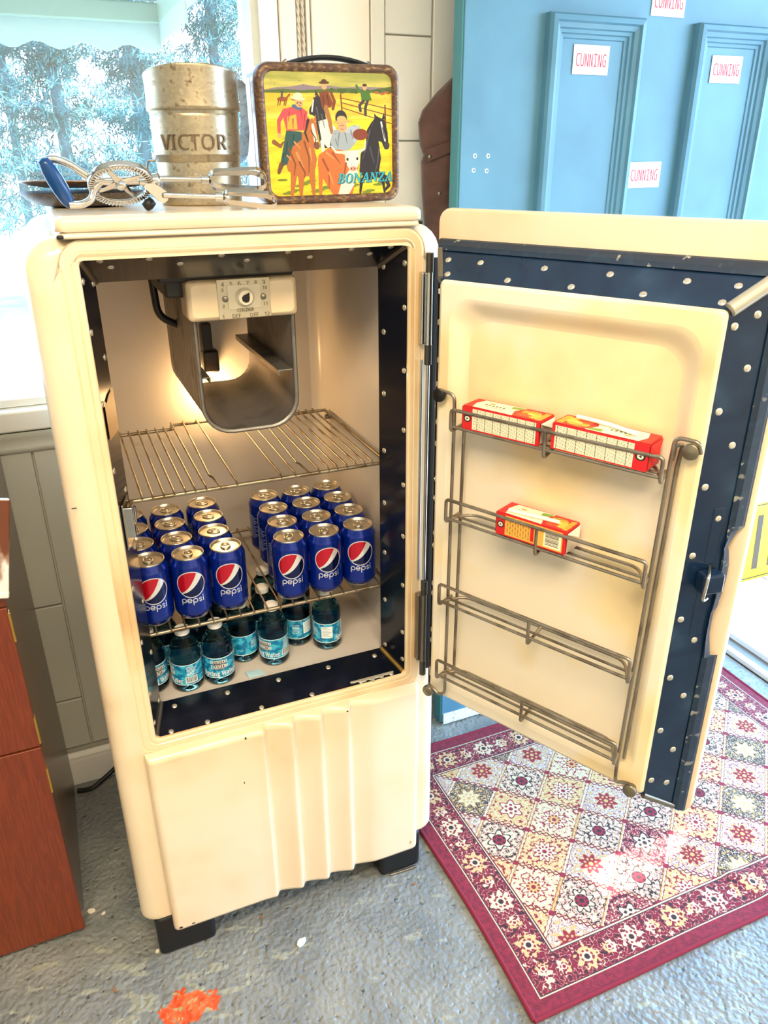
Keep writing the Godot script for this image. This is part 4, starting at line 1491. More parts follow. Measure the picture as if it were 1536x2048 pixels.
func juice_boxes() -> void:
	var tex := juice_textures()
	# length along u, height along v, depth along w; turned end for end where the red end is on the right
	var specs := [[0.1855, 1.099, 0.0795, 0.124, 0.0355, 0.042, false, 0, 0.0, "red juice box at the hinge end of the top rack tier"], [0.331, 1.1015, 0.0795, 0.132, 0.037, 0.042, true, 0, -0.012, "red juice box with a straw at the free end of the top rack tier"], [0.2455, 0.9535, 0.0795, 0.112, 0.036, 0.042, false, 1, 0.0, "red and orange juice box alone on the second rack tier"]]
	for q in specs:
		var x := door_x(Transform3D(Basis(Vector3.BACK, q[8]), V(q[0], q[1], q[2])))
		var t := thing("juice_box", q[9], "carton", "red juice boxes on the door rack", x)
		var L: float = q[3]
		var H: float = q[4]
		var D: float = q[5]
		var s := -1.0 if q[6] else 1.0
		var turn := Transform3D(Basis(Vector3.UP, 0.0), Vector3.ZERO)
		var core := MB.new()
		core.box(Vector3.ZERO, V(L - 0.001, H - 0.001, D - 0.001), 0.0015)
		make("carton", core, mat(col(204, 30, 34), 0.4), t)
		for fc in 2:
			var b := MB.new()
			var y := H / 2
			var z := D / 2
			var e := L / 2 - 0.001
			var p: Array
			if fc == 0: p = [V(-e, -y + 0.001, z), V(e, -y + 0.001, z), V(e, y - 0.001, z), V(-e, y - 0.001, z)]
			else: p = [V(-e, y, z - 0.001), V(e, y, z - 0.001), V(e, y, -z + 0.001), V(-e, y, -z + 0.001)]
			b.quad(p[0], p[1], p[2], p[3])
			if s < 0:
				for i in b.uv.size(): b.uv[i] = Vector2.ONE - b.uv[i]
			make("printed_face", b, tex[q[7]][fc], t)
		# folded ends: the foil end with its flap, and the red end with a pressed triangle
		var b := MB.new()
		b.T = Transform3D(Basis.IDENTITY, V(s * L / 2, 0, 0))
		b.quad(V(0.0006 * s, -H / 2 + 0.003, -D / 2 + 0.003), V(0.0006 * s, -H / 2 + 0.003, D / 2 - 0.003), V(0.0006 * s, H / 2 - 0.003, D / 2 - 0.003), V(0.0006 * s, H / 2 - 0.003, -D / 2 + 0.003))
		make("foil_end", b, mat(col(206, 198, 188), 0.4, 0.3), t)
		b = MB.new()
		b.T = Transform3D(Basis.IDENTITY, V(s * L / 2, 0, 0))
		b.fan([V(0.001 * s, H / 2 - 0.002, -D / 2 + 0.002), V(0.009 * s, H / 2 - 0.012, 0.0), V(0.001 * s, H / 2 - 0.004, D / 2 - 0.002)], V(s, 0.8, 0).normalized())
		b.fan([V(0.001 * s, -H / 2 + 0.002, -D / 2 + 0.002), V(0.007 * s, -H / 2 + 0.012, 0.0), V(0.001 * s, -H / 2 + 0.004, D / 2 - 0.002)], V(s, -0.8, 0).normalized())
		make("end_flap", b, mat(col(216, 206, 196), 0.5), t)
		b = MB.new()
		b.T = Transform3D(Basis.IDENTITY, V(-s * L / 2, 0, 0))
		b.fan([V(-0.001 * s, H / 2 - 0.002, D / 2 - 0.002), V(-0.005 * s, 0.0, 0.0), V(-0.001 * s, -H / 2 + 0.002, D / 2 - 0.002)], V(-s, 0, 0.6).normalized())
		b.fan([V(-0.001 * s, H / 2 - 0.002, -D / 2 + 0.002), V(-0.005 * s, 0.0, 0.0), V(-0.001 * s, H / 2 - 0.002, D / 2 - 0.002)], V(-s, 0.6, 0).normalized())
		make("folded_end", b, mat(col(210, 34, 38), 0.4), t)
		if q[9].find("hinge") < 0:
			b = MB.new()
			b.tube([V(-L * 0.36, H / 2 + 0.003, 0.012 * s), V(0.0, H / 2 + 0.0032, 0.008 * s), V(L * 0.32, H / 2 + 0.003, 0.004)], 0.003, 8)
			make("straw", b, mat(col(248, 244, 226), 0.35), t)

func picture() -> ImageTexture:
	# a plain ranch scene in the box's colours: yellow range, hills, fence, riders, horses and a steer
	var W := 640
	var H := 545
	var im := Image.create(W, H, false, Image.FORMAT_RGB8)
	var nz := FastNoiseLite.new(); nz.seed = 6; nz.frequency = 0.01; nz.fractal_octaves = 3
	for y in H:
		for x in W:
			var n := nz.get_noise_2d(x * 0.35, y * 2.5)
			var c: Color
			if y < 70: c = col(160, 160, 74).lerp(col(206, 192, 96), clampf(y / 70.0 + n, 0, 1))
			elif y < 200: c = col(232, 182, 50).lerp(col(246, 214, 84), clampf((y - 70) / 160.0 + n, 0, 1))
			else: c = col(246, 218, 44).lerp(col(226, 186, 30), clampf(0.35 + n, 0, 1))
			im.set_pixel(x, y, c)
	poly(im, P([0, 76, 60, 66, 130, 62, 190, 52, 250, 60, 320, 56, 390, 64, 470, 58, 640, 62, 640, 78, 0, 84]), col(140, 122, 128))
	poly(im, P([0, 80, 90, 72, 180, 78, 300, 70, 420, 66, 520, 74, 640, 56, 640, 84, 0, 90]), col(84, 104, 46))
	for i in 26: ell(im, 330 + (i * 61) % 310, 74 + (i * 13) % 9, 12, 8, col(70, 92, 40))
	for i in 60: stroke(im, P([(i * 97) % 600 + 10, 215 + (i * 53) % 310, (i * 97) % 600 + 36, 213 + (i * 53) % 310]), 2.5, col(196, 160, 26))
	for i in 24: ell(im, 60 + (i * 83) % 560, 470 + (i * 29) % 70, 26, 6, col(120, 132, 30))
	# fence running back to the left
	var rail := col(120, 66, 26)
	for q in [[372, 108, 640, 158], [374, 128, 640, 188], [376, 150, 640, 222]]: stroke(im, P(q), 4, rail)
	stroke(im, P([374, 92, 378, 160]), 6, rail)
	stroke(im, P([604, 140, 606, 240]), 7, rail)
	# far rider and grazing cattle
	ell(im, 84, 116, 26, 10, col(150, 76, 34)); stroke(im, P([104, 112, 120, 96]), 8, col(150, 76, 34))
	for q in [66, 76, 96, 104]: stroke(im, P([q, 120, q - 6, 142]), 4, col(120, 60, 28))
	stroke(im, P([82, 108, 84, 90]), 9, col(70, 74, 80)); ell(im, 84, 84, 8, 3, col(60, 50, 40))
	for q in [[140, 116], [560, 84], [590, 88], [612, 82]]: ell(im, q[0], q[1], 13, 6, col(178, 96, 50))
	var skin := col(226, 164, 116)
	# seated figure on the fence in green
	poly(im, P([476, 78, 520, 74, 534, 118, 482, 124]), col(70, 112, 40)); stroke(im, P([482, 84, 462, 66, 456, 54]), 11, col(70, 112, 40))
	stroke(im, P([490, 122, 470, 140, 474, 164]), 13, col(60, 56, 60)); stroke(im, P([512, 122, 500, 150, 500, 182]), 13, col(60, 56, 60))
	ell(im, 498, 62, 11, 13, skin); ell(im, 498, 52, 12, 6, col(60, 40, 30))
	# pinto horse and rider behind
	var dk := col(44, 42, 46)
	poly(im, P([236, 110, 262, 96, 284, 130, 300, 230, 330, 262, 320, 330, 262, 330, 250, 250, 240, 190, 222, 180, 226, 140]), dk)
	poly(im, P([256, 210, 300, 200, 340, 236, 352, 300, 300, 330, 270, 300]), col(236, 226, 206))
	stroke(im, P([270, 300, 276, 360, 290, 400]), 18, col(236, 226, 206), 10); stroke(im, P([320, 300, 318, 350, 300, 390]), 16, dk, 10)
	ell(im, 228, 160, 14, 24, dk, 0.5); poly(im, P([244, 100, 250, 78, 262, 98]), dk)
	stroke(im, P([236, 118, 226, 168]), 6, col(240, 232, 214))
	ell(im, 372, 196, 30, 34, dk); ell(im, 384, 220, 18, 30, col(240, 230, 206))
	poly(im, P([266, 86, 310, 78, 334, 130, 322, 150, 278, 152]), col(128, 62, 34)); stroke(im, P([326, 88, 342, 124, 332, 156]), 14, col(128, 62, 34))
	stroke(im, P([296, 150, 312, 200, 322, 260]), 24, col(168, 112, 60), 16)
	ell(im, 292, 58, 13, 16, skin); ell(im, 292, 44, 26, 6, col(84, 52, 34)); ell(im, 292, 38, 14, 9, col(84, 52, 34))
	# black horse on the right
	var bk := col(34, 30, 34)
	poly(im, P([546, 200, 560, 188, 600, 206, 616, 262, 620, 330, 600, 340, 584, 306, 566, 300, 578, 380, 560, 470, 500, 486, 460, 440, 470, 360, 510, 280]), bk)
	poly(im, P([500, 300, 540, 210, 556, 190, 530, 216, 506, 250]), col(20, 18, 22))
	poly(im, P([548, 204, 546, 176, 564, 194]), bk); poly(im, P([586, 200, 598, 172, 602, 204]), bk)
	stroke(im, P([582, 214, 602, 300]), 8, col(226, 220, 208))
	ell(im, 610, 322, 15, 18, col(54, 48, 52))
	stroke(im, P([540, 440, 600, 470, 620, 510, 600, 530]), 26, bk, 12); stroke(im, P([500, 450, 470, 490, 462, 540]), 24, bk, 10); stroke(im, P([560, 450, 590, 500, 596, 542]), 18, bk, 10)
	stroke(im, P([520, 330, 540, 400]), 10, col(70, 66, 74), 4)
	# chestnut horse on the left with its rider
	var ch := col(186, 106, 50)
	poly(im, P([70, 330, 120, 290, 190, 250, 200, 210, 226, 196, 246, 222, 252, 300, 244, 330, 226, 320, 240, 380, 222, 450, 150, 462, 90, 430]), ch)
	poly(im, P([198, 214, 200, 186, 216, 204]), ch); poly(im, P([232, 204, 244, 182, 246, 214]), ch)
	stroke(im, P([226, 226, 240, 300]), 12, col(242, 230, 204), 18); ell(im, 242, 318, 16, 17, col(120, 74, 60))
	stroke(im, P([204, 206, 186, 260, 200, 300]), 14, col(60, 36, 28), 5); stroke(im, P([216, 250, 240, 290, 232, 312]), 4, col(70, 40, 30))
	for q in [[120, 440, 104, 540], [156, 450, 150, 542], [210, 440, 216, 542]]: stroke(im, P(q), 34, ch, 14)
	stroke(im, P([140, 350, 170, 420]), 14, col(214, 140, 80), 6); stroke(im, P([30, 300, 60, 320, 76, 300]), 22, col(140, 84, 44), 8)
	poly(im, P([94, 250, 170, 256, 168, 290, 120, 320, 88, 400, 50, 412, 70, 340]), col(46, 84, 80)); stroke(im, P([60, 400, 44, 436]), 24, col(110, 70, 40), 16)
	poly(im, P([96, 156, 160, 140, 204, 170, 186, 250, 96, 252, 84, 200]), col(222, 78, 82)); poly(im, P([104, 190, 146, 180, 150, 246, 100, 246]), col(228, 170, 60))
	stroke(im, P([92, 166, 60, 210, 58, 262]), 22, col(222, 78, 82), 14); ell(im, 58, 272, 9, 12, skin)
	ell(im, 152, 150, 26, 10, col(70, 104, 130), 0.3)
	ell(im, 164, 130, 19, 21, skin); ell(im, 160, 112, 36, 8, col(236, 216, 172), 0.12); ell(im, 160, 100, 22, 13, col(240, 222, 180))
	# steer in front, with a rider leaning over behind it
	poly(im, P([330, 250, 400, 240, 440, 226, 466, 240, 452, 300, 410, 340, 330, 350, 312, 300]), col(160, 170, 172)); stroke(im, P([400, 250, 460, 240, 440, 300]), 26, col(176, 186, 186), 16)
	ell(im, 376, 234, 24, 26, skin); ell(im, 376, 212, 46, 8, col(206, 166, 100), -0.06); ell(im, 374, 200, 24, 14, col(214, 176, 110))
	ell(im, 470, 270, 40, 26, col(132, 58, 34)); stroke(im, P([330, 320, 326, 380, 330, 400]), 24, col(160, 170, 172), 14); ell(im, 332, 408, 10, 12, skin)
	var st := col(206, 110, 52)
	poly(im, P([250, 360, 300, 330, 372, 340, 420, 372, 460, 400, 440, 470, 420, 545, 316, 545, 262, 460, 242, 410]), st)
	poly(im, P([430, 400, 452, 440, 430, 500, 400, 545, 344, 545, 366, 480, 400, 440]), col(240, 224, 200))
	stroke(im, P([258, 420, 250, 545]), 26, st, 14)
	poly(im, P([384, 344, 462, 340, 462, 396, 440, 436, 412, 436, 388, 396]), col(242, 228, 204))
	stroke(im, P([388, 352, 340, 348, 316, 322]), 16, col(238, 222, 184), 5); stroke(im, P([458, 348, 490, 336, 498, 300]), 16, col(238, 222, 184), 5)
	ell(im, 398, 382, 6, 7, col(50, 30, 26)); ell(im, 450, 380, 6, 7, col(50, 30, 26)); ell(im, 426, 426, 18, 12, col(214, 150, 120))
	ell(im, 418, 426, 3, 4, col(60, 30, 30)); ell(im, 434, 426, 3, 4, col(60, 30, 30)); ell(im, 372, 366, 16, 9, st, 0.3)
	# modelling strokes: folds, manes, muscles and shade painted in the print
	for q in [[100, 330, 130, 400, 120, 450], [180, 300, 200, 370, 196, 440], [150, 390, 176, 440, 172, 462]]: stroke(im, P(q), 9, col(128, 66, 30), 3)
	for q in [[90, 360, 110, 380], [206, 330, 214, 390], [130, 300, 160, 330]]: stroke(im, P(q), 7, col(226, 152, 92), 2)
	for q in [[270, 380, 300, 440, 296, 520], [320, 350, 360, 400], [390, 400, 380, 450, 350, 500]]: stroke(im, P(q), 10, col(150, 70, 34), 3)
	for q in [[290, 350, 330, 380], [300, 440, 320, 500]]: stroke(im, P(q), 8, col(236, 150, 86), 3)
	for q in [[520, 250, 500, 330, 480, 380], [570, 330, 560, 400, 540, 460], [590, 240, 600, 290]]: stroke(im, P(q), 7, col(84, 80, 92), 2)
	for q in [[114, 170, 108, 210], [170, 160, 176, 200], [130, 200, 128, 240], [190, 180, 180, 240]]: stroke(im, P(q), 5, col(160, 44, 54), 2)
	for q in [[96, 300, 84, 360], [130, 270, 120, 310], [76, 350, 66, 400]]: stroke(im, P(q), 6, col(24, 52, 52), 2)
	for q in [[360, 262, 350, 320], [390, 262, 400, 310], [420, 250, 430, 290], [340, 290, 352, 330]]: stroke(im, P(q), 5, col(110, 122, 128), 2)
	for q in [[284, 100, 288, 150], [306, 96, 314, 140]]: stroke(im, P(q), 5, col(84, 36, 20), 2)
	for q in [[250, 150, 262, 220], [274, 180, 286, 240]]: stroke(im, P(q), 5, col(96, 94, 100), 2)
	for q in [[160, 128, 154, 134], [168, 128, 174, 134], [368, 230, 372, 230], [380, 230, 384, 230]]: stroke(im, P(q), 3, col(80, 44, 34))
	for q in [[162, 142, 172, 142], [370, 246, 382, 246]]: stroke(im, P(q), 2.5, col(150, 70, 56))
	for i in 90: ell(im, (i * 149) % W, (i * 211) % H, 1.6, 1.3, col(90, 74, 40))
	return ImageTexture.create_from_image(im)

func lunch_box() -> void:
	var t := thing("lunch_box", "worn metal lunch box with a painted ranch scene, standing on the refrigerator", "lunch box", "", Transform3D(Basis(Vector3.BACK, 0.012), V(0.357, TOP + 0.0005, -0.135)))
	var w := 0.1135
	var h := 0.193
	var rim := tri(mat(Color.WHITE, 0.45, 0.35), ramp_noise([[0.0, col(196, 164, 96)], [0.25, col(150, 116, 70)], [0.5, col(92, 68, 54)], [1.0, col(74, 52, 46)]], 0.03, 5, 512, 71), 9.0, V(0.5, 1.0, 1.0))
	var b := MB.new()
	var rows := []
	for e in [[0.0125, -0.006], [0.0095, -0.0015], [0.006, 0.0], [0.002, -0.002], [0.0, -0.007], [0.0, -0.02]]:
		rows.append(rr(-w + e[0], w - e[0], e[0], h - e[0], 0.02 - e[0] * 0.5, e[1], 6))
	b.sheet(rows, true)
	make("rim", b, rim, t)
	b = MB.new()
	var face := rr(-w + 0.012, w - 0.012, 0.012, h - 0.012, 0.014, -0.0055, 6)
	b.fan(face, Vector3.BACK)
	for i in b.uv.size():
		b.uv[i] = Vector2((b.v[i].x + w - 0.012) / (2 * w - 0.024), 1.0 - (b.v[i].y - 0.012) / (h - 0.024))
	make("picture", b, mat(Color(0.9, 0.9, 0.9), 0.4, 0.1, picture()), t)
	b = MB.new()
	rows = []
	for e in [[0.0, -0.02], [0.0015, -0.0215], [0.0, -0.023], [0.0, -0.042], [0.0018, -0.044], [0.0, -0.046], [0.0, -0.07], [0.004, -0.075]]:
		rows.append(rr(-w + 0.0015 + e[0], w - 0.0015 - e[0], e[0] + 0.001, h - 0.001 - e[0], 0.02, e[1], 6))
	b.hard(rows, true)
	b.fan(rows[-1], Vector3.FORWARD)
	make("shell", b, tri(mat(Color.WHITE, 0.3, 0.5), ramp_noise([[0.0, col(120, 96, 76)], [0.2, col(196, 192, 196)], [1.0, col(214, 212, 216)]], 0.02, 4, 256, 73), 5.0), t)
	b = MB.new()
	var hp := []
	for i in 15:
		var s := -1.0 + 2.0 * i / 14
		hp.append(V(0.01 + s * 0.063, h + 0.001 + 0.0095 * (1 - s * s), -0.04))
	b.tube(hp, 0.0105, 10, false, 0.36)
	make("handle", b, M.black, t)
	b = MB.new()
	for s in [-1, 1]:
		b.tube([V(0.01 + s * 0.072, h - 0.001, -0.04), V(0.01 + s * 0.064, h + 0.005, -0.04)], 0.004, 6)
	make("handle_bracket", b, M.dull, t)
	b = MB.new()
	b.T = Transform3D(Basis(Vector3(1, 0.02, 0), Vector3(0.2, 1, 0), Vector3.BACK), V(0.0545, 0.0355, -0.0054))
	b.text("BONANZA", 0.0142, 0.0006, "Droid Serif Bold", 0.9)
	make("lettering", b, mat(col(30, 150, 160), 0.5), t)
	b = MB.new()
	b.T = Transform3D(Basis(Vector3(1, 0.02, 0), Vector3(0.2, 1, 0), Vector3.BACK), V(0.0555, 0.0347, -0.0056))
	b.text("BONANZA", 0.0142, 0.0006, "Droid Serif Bold", 0.9)
	make("lettering_shadow", b, mat(col(24, 52, 60), 0.5), t)

func sifter() -> void:
	var turn := -0.27
	var t := thing("flour_sifter", "tall tarnished tin flour sifter with an embossed name", "sifter", "", move(0.1615, TOP + 0.0005, -0.209, turn))
	var tin := tri(mat(Color.WHITE, 0.36, 0.75), ramp_noise([[0.0, col(60, 48, 36)], [0.14, col(124, 108, 84)], [0.32, col(184, 170, 142)], [0.7, col(164, 152, 128)], [1.0, col(200, 188, 162)]], 0.03, 6, 512, 81), 4.0)
	var b := MB.new()
	var pr := []
	for q in [[0.0, 0.002], [0.058, 0.001], [0.0608, 0.0], [0.0618, 0.004], [0.0625, 0.012], [0.0625, 0.04], [0.063, 0.0655], [0.0615, 0.066], [0.062, 0.067], [0.0652, 0.0685], [0.0655, 0.071], [0.065, 0.0735], [0.0655, 0.12], [0.0655, 0.124], [0.0632, 0.1265], [0.064, 0.128], [0.0692, 0.1295], [0.069, 0.134], [0.0678, 0.15], [0.0686, 0.176], [0.0694, 0.1785], [0.068, 0.18], [0.0668, 0.178], [0.064, 0.06], [0.0, 0.06]]:
		pr.append(Vector2(q[0], q[1]))
	b.lathe(pr, 56)
	for i in b.v.size():
		# the mouth is scooped: it stands higher at the front
		var q := b.v[i]
		b.v[i].y += 0.011 * smoothstep(0.135, 0.18, q.y) * (Vector2(q.x, q.z).normalized().dot(Vector2(0.1, 1.0)) - 0.35)
	make("drum", b, tin, t)
	b = MB.new()
	b.T = move(0, 0.0862, 0)
	b.text("VICTOR", 0.0205, 0.002, "Droid Sans", 1.06, 0.0652)
	make("lettering", b, mat(col(104, 86, 64), 0.5, 0.5), t)
	# strap handle on the far right side, its grip lever and the crank wire on the left
	b = MB.new()
	b.T = Transform3D(Basis(Vector3.UP, 2.3), Vector3.ZERO)
	var path := [V(0, 0.172, 0.066), V(0, 0.176, 0.088), V(0, 0.166, 0.1), V(0, 0.12, 0.1), V(0, 0.064, 0.09), V(0, 0.055, 0.066)]
	var up := []
	var row0 := []
	var row1 := []
	for p in bent(path, 0.012): row0.append(p + V(-0.011, 0, 0)); row1.append(p + V(0.011, 0, 0))
	b.sheet([row0, row1])
	var in0 := []
	var in1 := []
	for p in bent(path, 0.012): in0.append(p + V(-0.011, -0.0006, -0.0012)); in1.append(p + V(0.011, -0.0006, -0.0012))
	b.sheet([in1, in0])
	b.sheet([row0, in0]); b.sheet([row1, in1])
	make("strap_handle", b, worn_metal(col(120, 112, 100), col(80, 72, 62), 0.03, 85, 6.0, 0.45, 0.7), t)
	b = MB.new()
	b.T = Transform3D(Basis(Vector3.UP, -1.42), Vector3.ZERO)
	b.tube(bent([V(0, 0.062, 0.062), V(0, 0.063, 0.076), V(0, 0.036, 0.08), V(0.02, 0.034, 0.082)], 0.008), 0.0016, 6)
	make("crank_wire", b, M.dull, t)

func egg_beater() -> void:
	var t := thing("egg_beater", "chrome hand-cranked egg beater with a blue handle lying down", "egg beater")
	var z := -0.06
	var b := MB.new()
	# blue grip, slanting
	b.T = Transform3D(Basis(Vector3.BACK, 0.42) * Basis(Vector3.RIGHT, 0.15), V(-0.0515, 1.4055, z + 0.004))
	b.lathe([Vector2(0.0, -0.032), Vector2(0.0055, -0.031), Vector2(0.0085, -0.024), Vector2(0.0105, -0.008), Vector2(0.0108, 0.006), Vector2(0.01, 0.018), Vector2(0.008, 0.026), Vector2(0.0075, 0.031), Vector2(0.0, 0.033)], 18)
	make("grip", b, mat(col(8, 62, 118), 0.25), t)
	b = MB.new()
	b.tube(bent([V(-0.064, 1.4315, z), V(-0.052, 1.435, z), V(-0.034, 1.4295, z), V(-0.01, 1.412, z - 0.002), V(0.004, 1.407, z - 0.004), V(0.06, 1.4075, z - 0.006)], 0.02, 5), 0.004, 8, false, 1.3)
	b.tube(bent([V(-0.041, 1.3795, z + 0.006), V(-0.026, 1.379, z + 0.006), V(-0.012, 1.385, z), V(-0.007, 1.398, z - 0.002), V(0.003, 1.4065, z - 0.004)], 0.01, 5), 0.0038, 8, false, 1.3)
	make("frame", b, M.chrome, t)
	# crown wheel with teeth and four spokes
	b = MB.new()
	var tiltm := Basis(Vector3.RIGHT, 0.92) * Basis(Vector3.BACK, 0.05)
	b.T = Transform3D(tiltm, V(0.0275, 1.4045, z + 0.0))
	b.T = b.T * Transform3D(Basis(Vector3.RIGHT, PI / 2), Vector3.ZERO)
	b.lathe([Vector2(0.0405, -0.004), Vector2(0.0425, -0.003), Vector2(0.0425, 0.004), Vector2(0.0405, 0.005), Vector2(0.034, 0.004), Vector2(0.0335, 0.0025), Vector2(0.0395, 0.002), Vector2(0.0405, -0.004)], 48)
	make("crown_wheel", b, M.chrome, t)
	var wx := b.T
	b = MB.new()
	for k in 4:
		b.T = wx * Transform3D(Basis(Vector3.UP, PI / 2 * k + 0.5), Vector3.ZERO)
		b.hard([[V(-0.006, 0.0, 0.004), V(0.0, 0.005, 0.004), V(0.006, 0.0, 0.004)], [V(-0.0022, 0.0, 0.035), V(0.0, 0.002, 0.035), V(0.0022, 0.0, 0.035)]])
	b.T = wx
	b.lathe([Vector2(0.007, -0.004), Vector2(0.0075, 0.004), Vector2(0.005, 0.008), Vector2(0.0, 0.009)], 16)
	make("spokes", b, M.chrome, t)
	b = MB.new()
	for k in 54:
		b.T = wx * Transform3D(Basis(Vector3.UP, TAU * k / 54), Vector3.ZERO)
		b.box(V(0, 0.005, 0.0375), V(0.0021, 0.004, 0.007), 0.0006)
	make("teeth", b, M.chrome, t)
	# gear housing, pivot plate and crank knob
	b = MB.new()
	b.T = Transform3D(Basis(Vector3.BACK, -0.1), V(0.066, 1.4075, z - 0.004))
	b.lathe([Vector2(0.0, -0.004), Vector2(0.006, -0.003), Vector2(0.006, 0.006), Vector2(0.0, 0.008)], 12)
	b.T = Transform3D(Basis(Vector3.BACK, -PI / 2), V(0.058, 1.4065, z - 0.005))
	b.lathe([Vector2(0.005, -0.006), Vector2(0.0065, 0.0), Vector2(0.009, 0.008), Vector2(0.0105, 0.018), Vector2(0.0095, 0.021), Vector2(0.0, 0.018)], 18)
	make("gear_housing", b, M.chrome, t)
	b = MB.new()
	b.T = Transform3D(Basis(Vector3.BACK, -0.7) * Basis(Vector3.RIGHT, -0.1), V(0.073, 1.3925, z + 0.008))
	b.prism(P([-0.018, -0.006, 0.008, -0.0085, 0.014, -0.006, 0.016, 0.0, 0.014, 0.006, 0.008, 0.0085, -0.018, 0.006]), -0.0012, 0.0012)
	make("pivot_plate", b, M.chrome, t)
	b = MB.new()
	b.T = Transform3D(Basis(Vector3.BACK, -0.9), V(0.062, 1.377, z - 0.012))
	b.lathe([Vector2(0.0, -0.008), Vector2(0.006, -0.007), Vector2(0.0075, 0.0), Vector2(0.006, 0.008), Vector2(0.0, 0.009)], 14)
	make("crank_knob", b, M.black, t)
	# two shafts with collars and two whisks of crossed loops
	for k in 2:
		b = MB.new()
		var a := V(0.076, 1.4095, z - 0.008) if k == 0 else V(0.08, 1.3895, z + 0.012)
		var e := V(0.14, 1.4075, z - 0.008) if k == 0 else V(0.152, 1.386, z + 0.02)
		b.tube([a, e], 0.0036, 8)
		b.tube([e + (a - e).normalized() * 0.004, e + (e - a).normalized() * 0.006], 0.0062, 10)
		make("shaft", b, M.chrome, t)
		var dir := (e - a).normalized()
		var top := e + dir * 0.006
		var side := V(0, 1, 0)
		var lng := 0.082 if k == 0 else 0.074
		if k == 1: dir = (dir + V(0, -0.06, 0)).normalized()
		for c in 2:
			b = MB.new()
			var sd := (side * cos(0.55 + c * PI / 2) + V(0, 0, 1) * sin(0.55 + c * PI / 2)).normalized()
			var r := 0.019 if k == 0 else 0.0135
			var pts := bent([top, top + sd * r * 0.75 + dir * 0.006, top + sd * r + dir * (lng - 0.012), top + sd * r * 0.5 + dir * lng, top - sd * r * 0.5 + dir * lng, top - sd * r + dir * (lng - 0.012), top - sd * r * 0.75 + dir * 0.006, top], 0.012, 5)
			var wide := dir.cross(sd).normalized()
			var r0 := []
			var r1 := []
			var r2 := []
			var r3 := []
			var mid := top + dir * lng * 0.5
			for p in pts:
				var o: Vector3 = (p - mid).normalized() * 0.0009
				r0.append(p + wide * 0.0036); r1.append(p - wide * 0.0036); r2.append(p + o - wide * 0.0036); r3.append(p + o + wide * 0.0036)
			b.hard([r0, r1, r2, r3, r0])
			make("whisk_loop", b, M.chrome, t)

func pans() -> void:
	# a speckled bowl upside down with a flat tin lid on it, at the edge of the refrigerator's top
	var t := thing("mottled_bowl", "dark mottled bowl behind the blue beater handle", "bowl", "", move(-0.012, TOP + 0.0005, -0.24).scaled_local(V(0.82, 1.0, 0.82)))
	var b := MB.new()
	b.lathe([Vector2(0.0, 0.0), Vector2(0.06, 0.0), Vector2(0.082, 0.003), Vector2(0.1, 0.011), Vector2(0.109, 0.019), Vector2(0.1075, 0.0205), Vector2(0.098, 0.014), Vector2(0.08, 0.006), Vector2(0.0, 0.003)], 48)
	make("bowl", b, tri(mat(Color.WHITE, 0.4), ramp_noise([[0.0, col(30, 26, 24)], [0.35, col(62, 52, 44)], [0.5, col(124, 108, 90)], [0.6, col(48, 40, 34)], [1.0, col(150, 132, 112)]], 0.05, 4, 256, 91), 5.0), t)
	var p := thing("tin_lid", "flat brownish tin lid resting on the mottled bowl", "lid", "", Transform3D(Basis(Vector3.BACK, -0.02) * Basis(Vector3.RIGHT, -0.03), V(-0.008, TOP + 0.0225, -0.24)).scaled_local(V(0.79, 1.0, 0.79)))
	b = MB.new()
	b.lathe([Vector2(0.0, 0.004), Vector2(0.07, 0.003), Vector2(0.1, 0.006), Vector2(0.118, 0.01), Vector2(0.1195, 0.0115), Vector2(0.117, 0.0125), Vector2(0.095, 0.0085), Vector2(0.0, 0.0075)], 48)
	make("disc", b, tri(mat(Color.WHITE, 0.35, 0.6), ramp_noise([[0.0, col(70, 50, 40)], [0.4, col(150, 116, 88)], [1.0, col(196, 168, 132)]], 0.02, 4, 256, 92), 5.0), p)

func plate_reflection() -> ImageTexture:  # brown reflection of the wood, painted into the white of the plate
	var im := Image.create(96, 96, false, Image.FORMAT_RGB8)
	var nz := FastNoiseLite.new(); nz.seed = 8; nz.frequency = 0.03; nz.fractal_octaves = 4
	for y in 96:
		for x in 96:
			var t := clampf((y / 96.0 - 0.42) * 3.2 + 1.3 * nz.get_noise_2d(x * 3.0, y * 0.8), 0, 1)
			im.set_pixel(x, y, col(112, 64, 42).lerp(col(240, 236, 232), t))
	return ImageTexture.create_from_image(im)

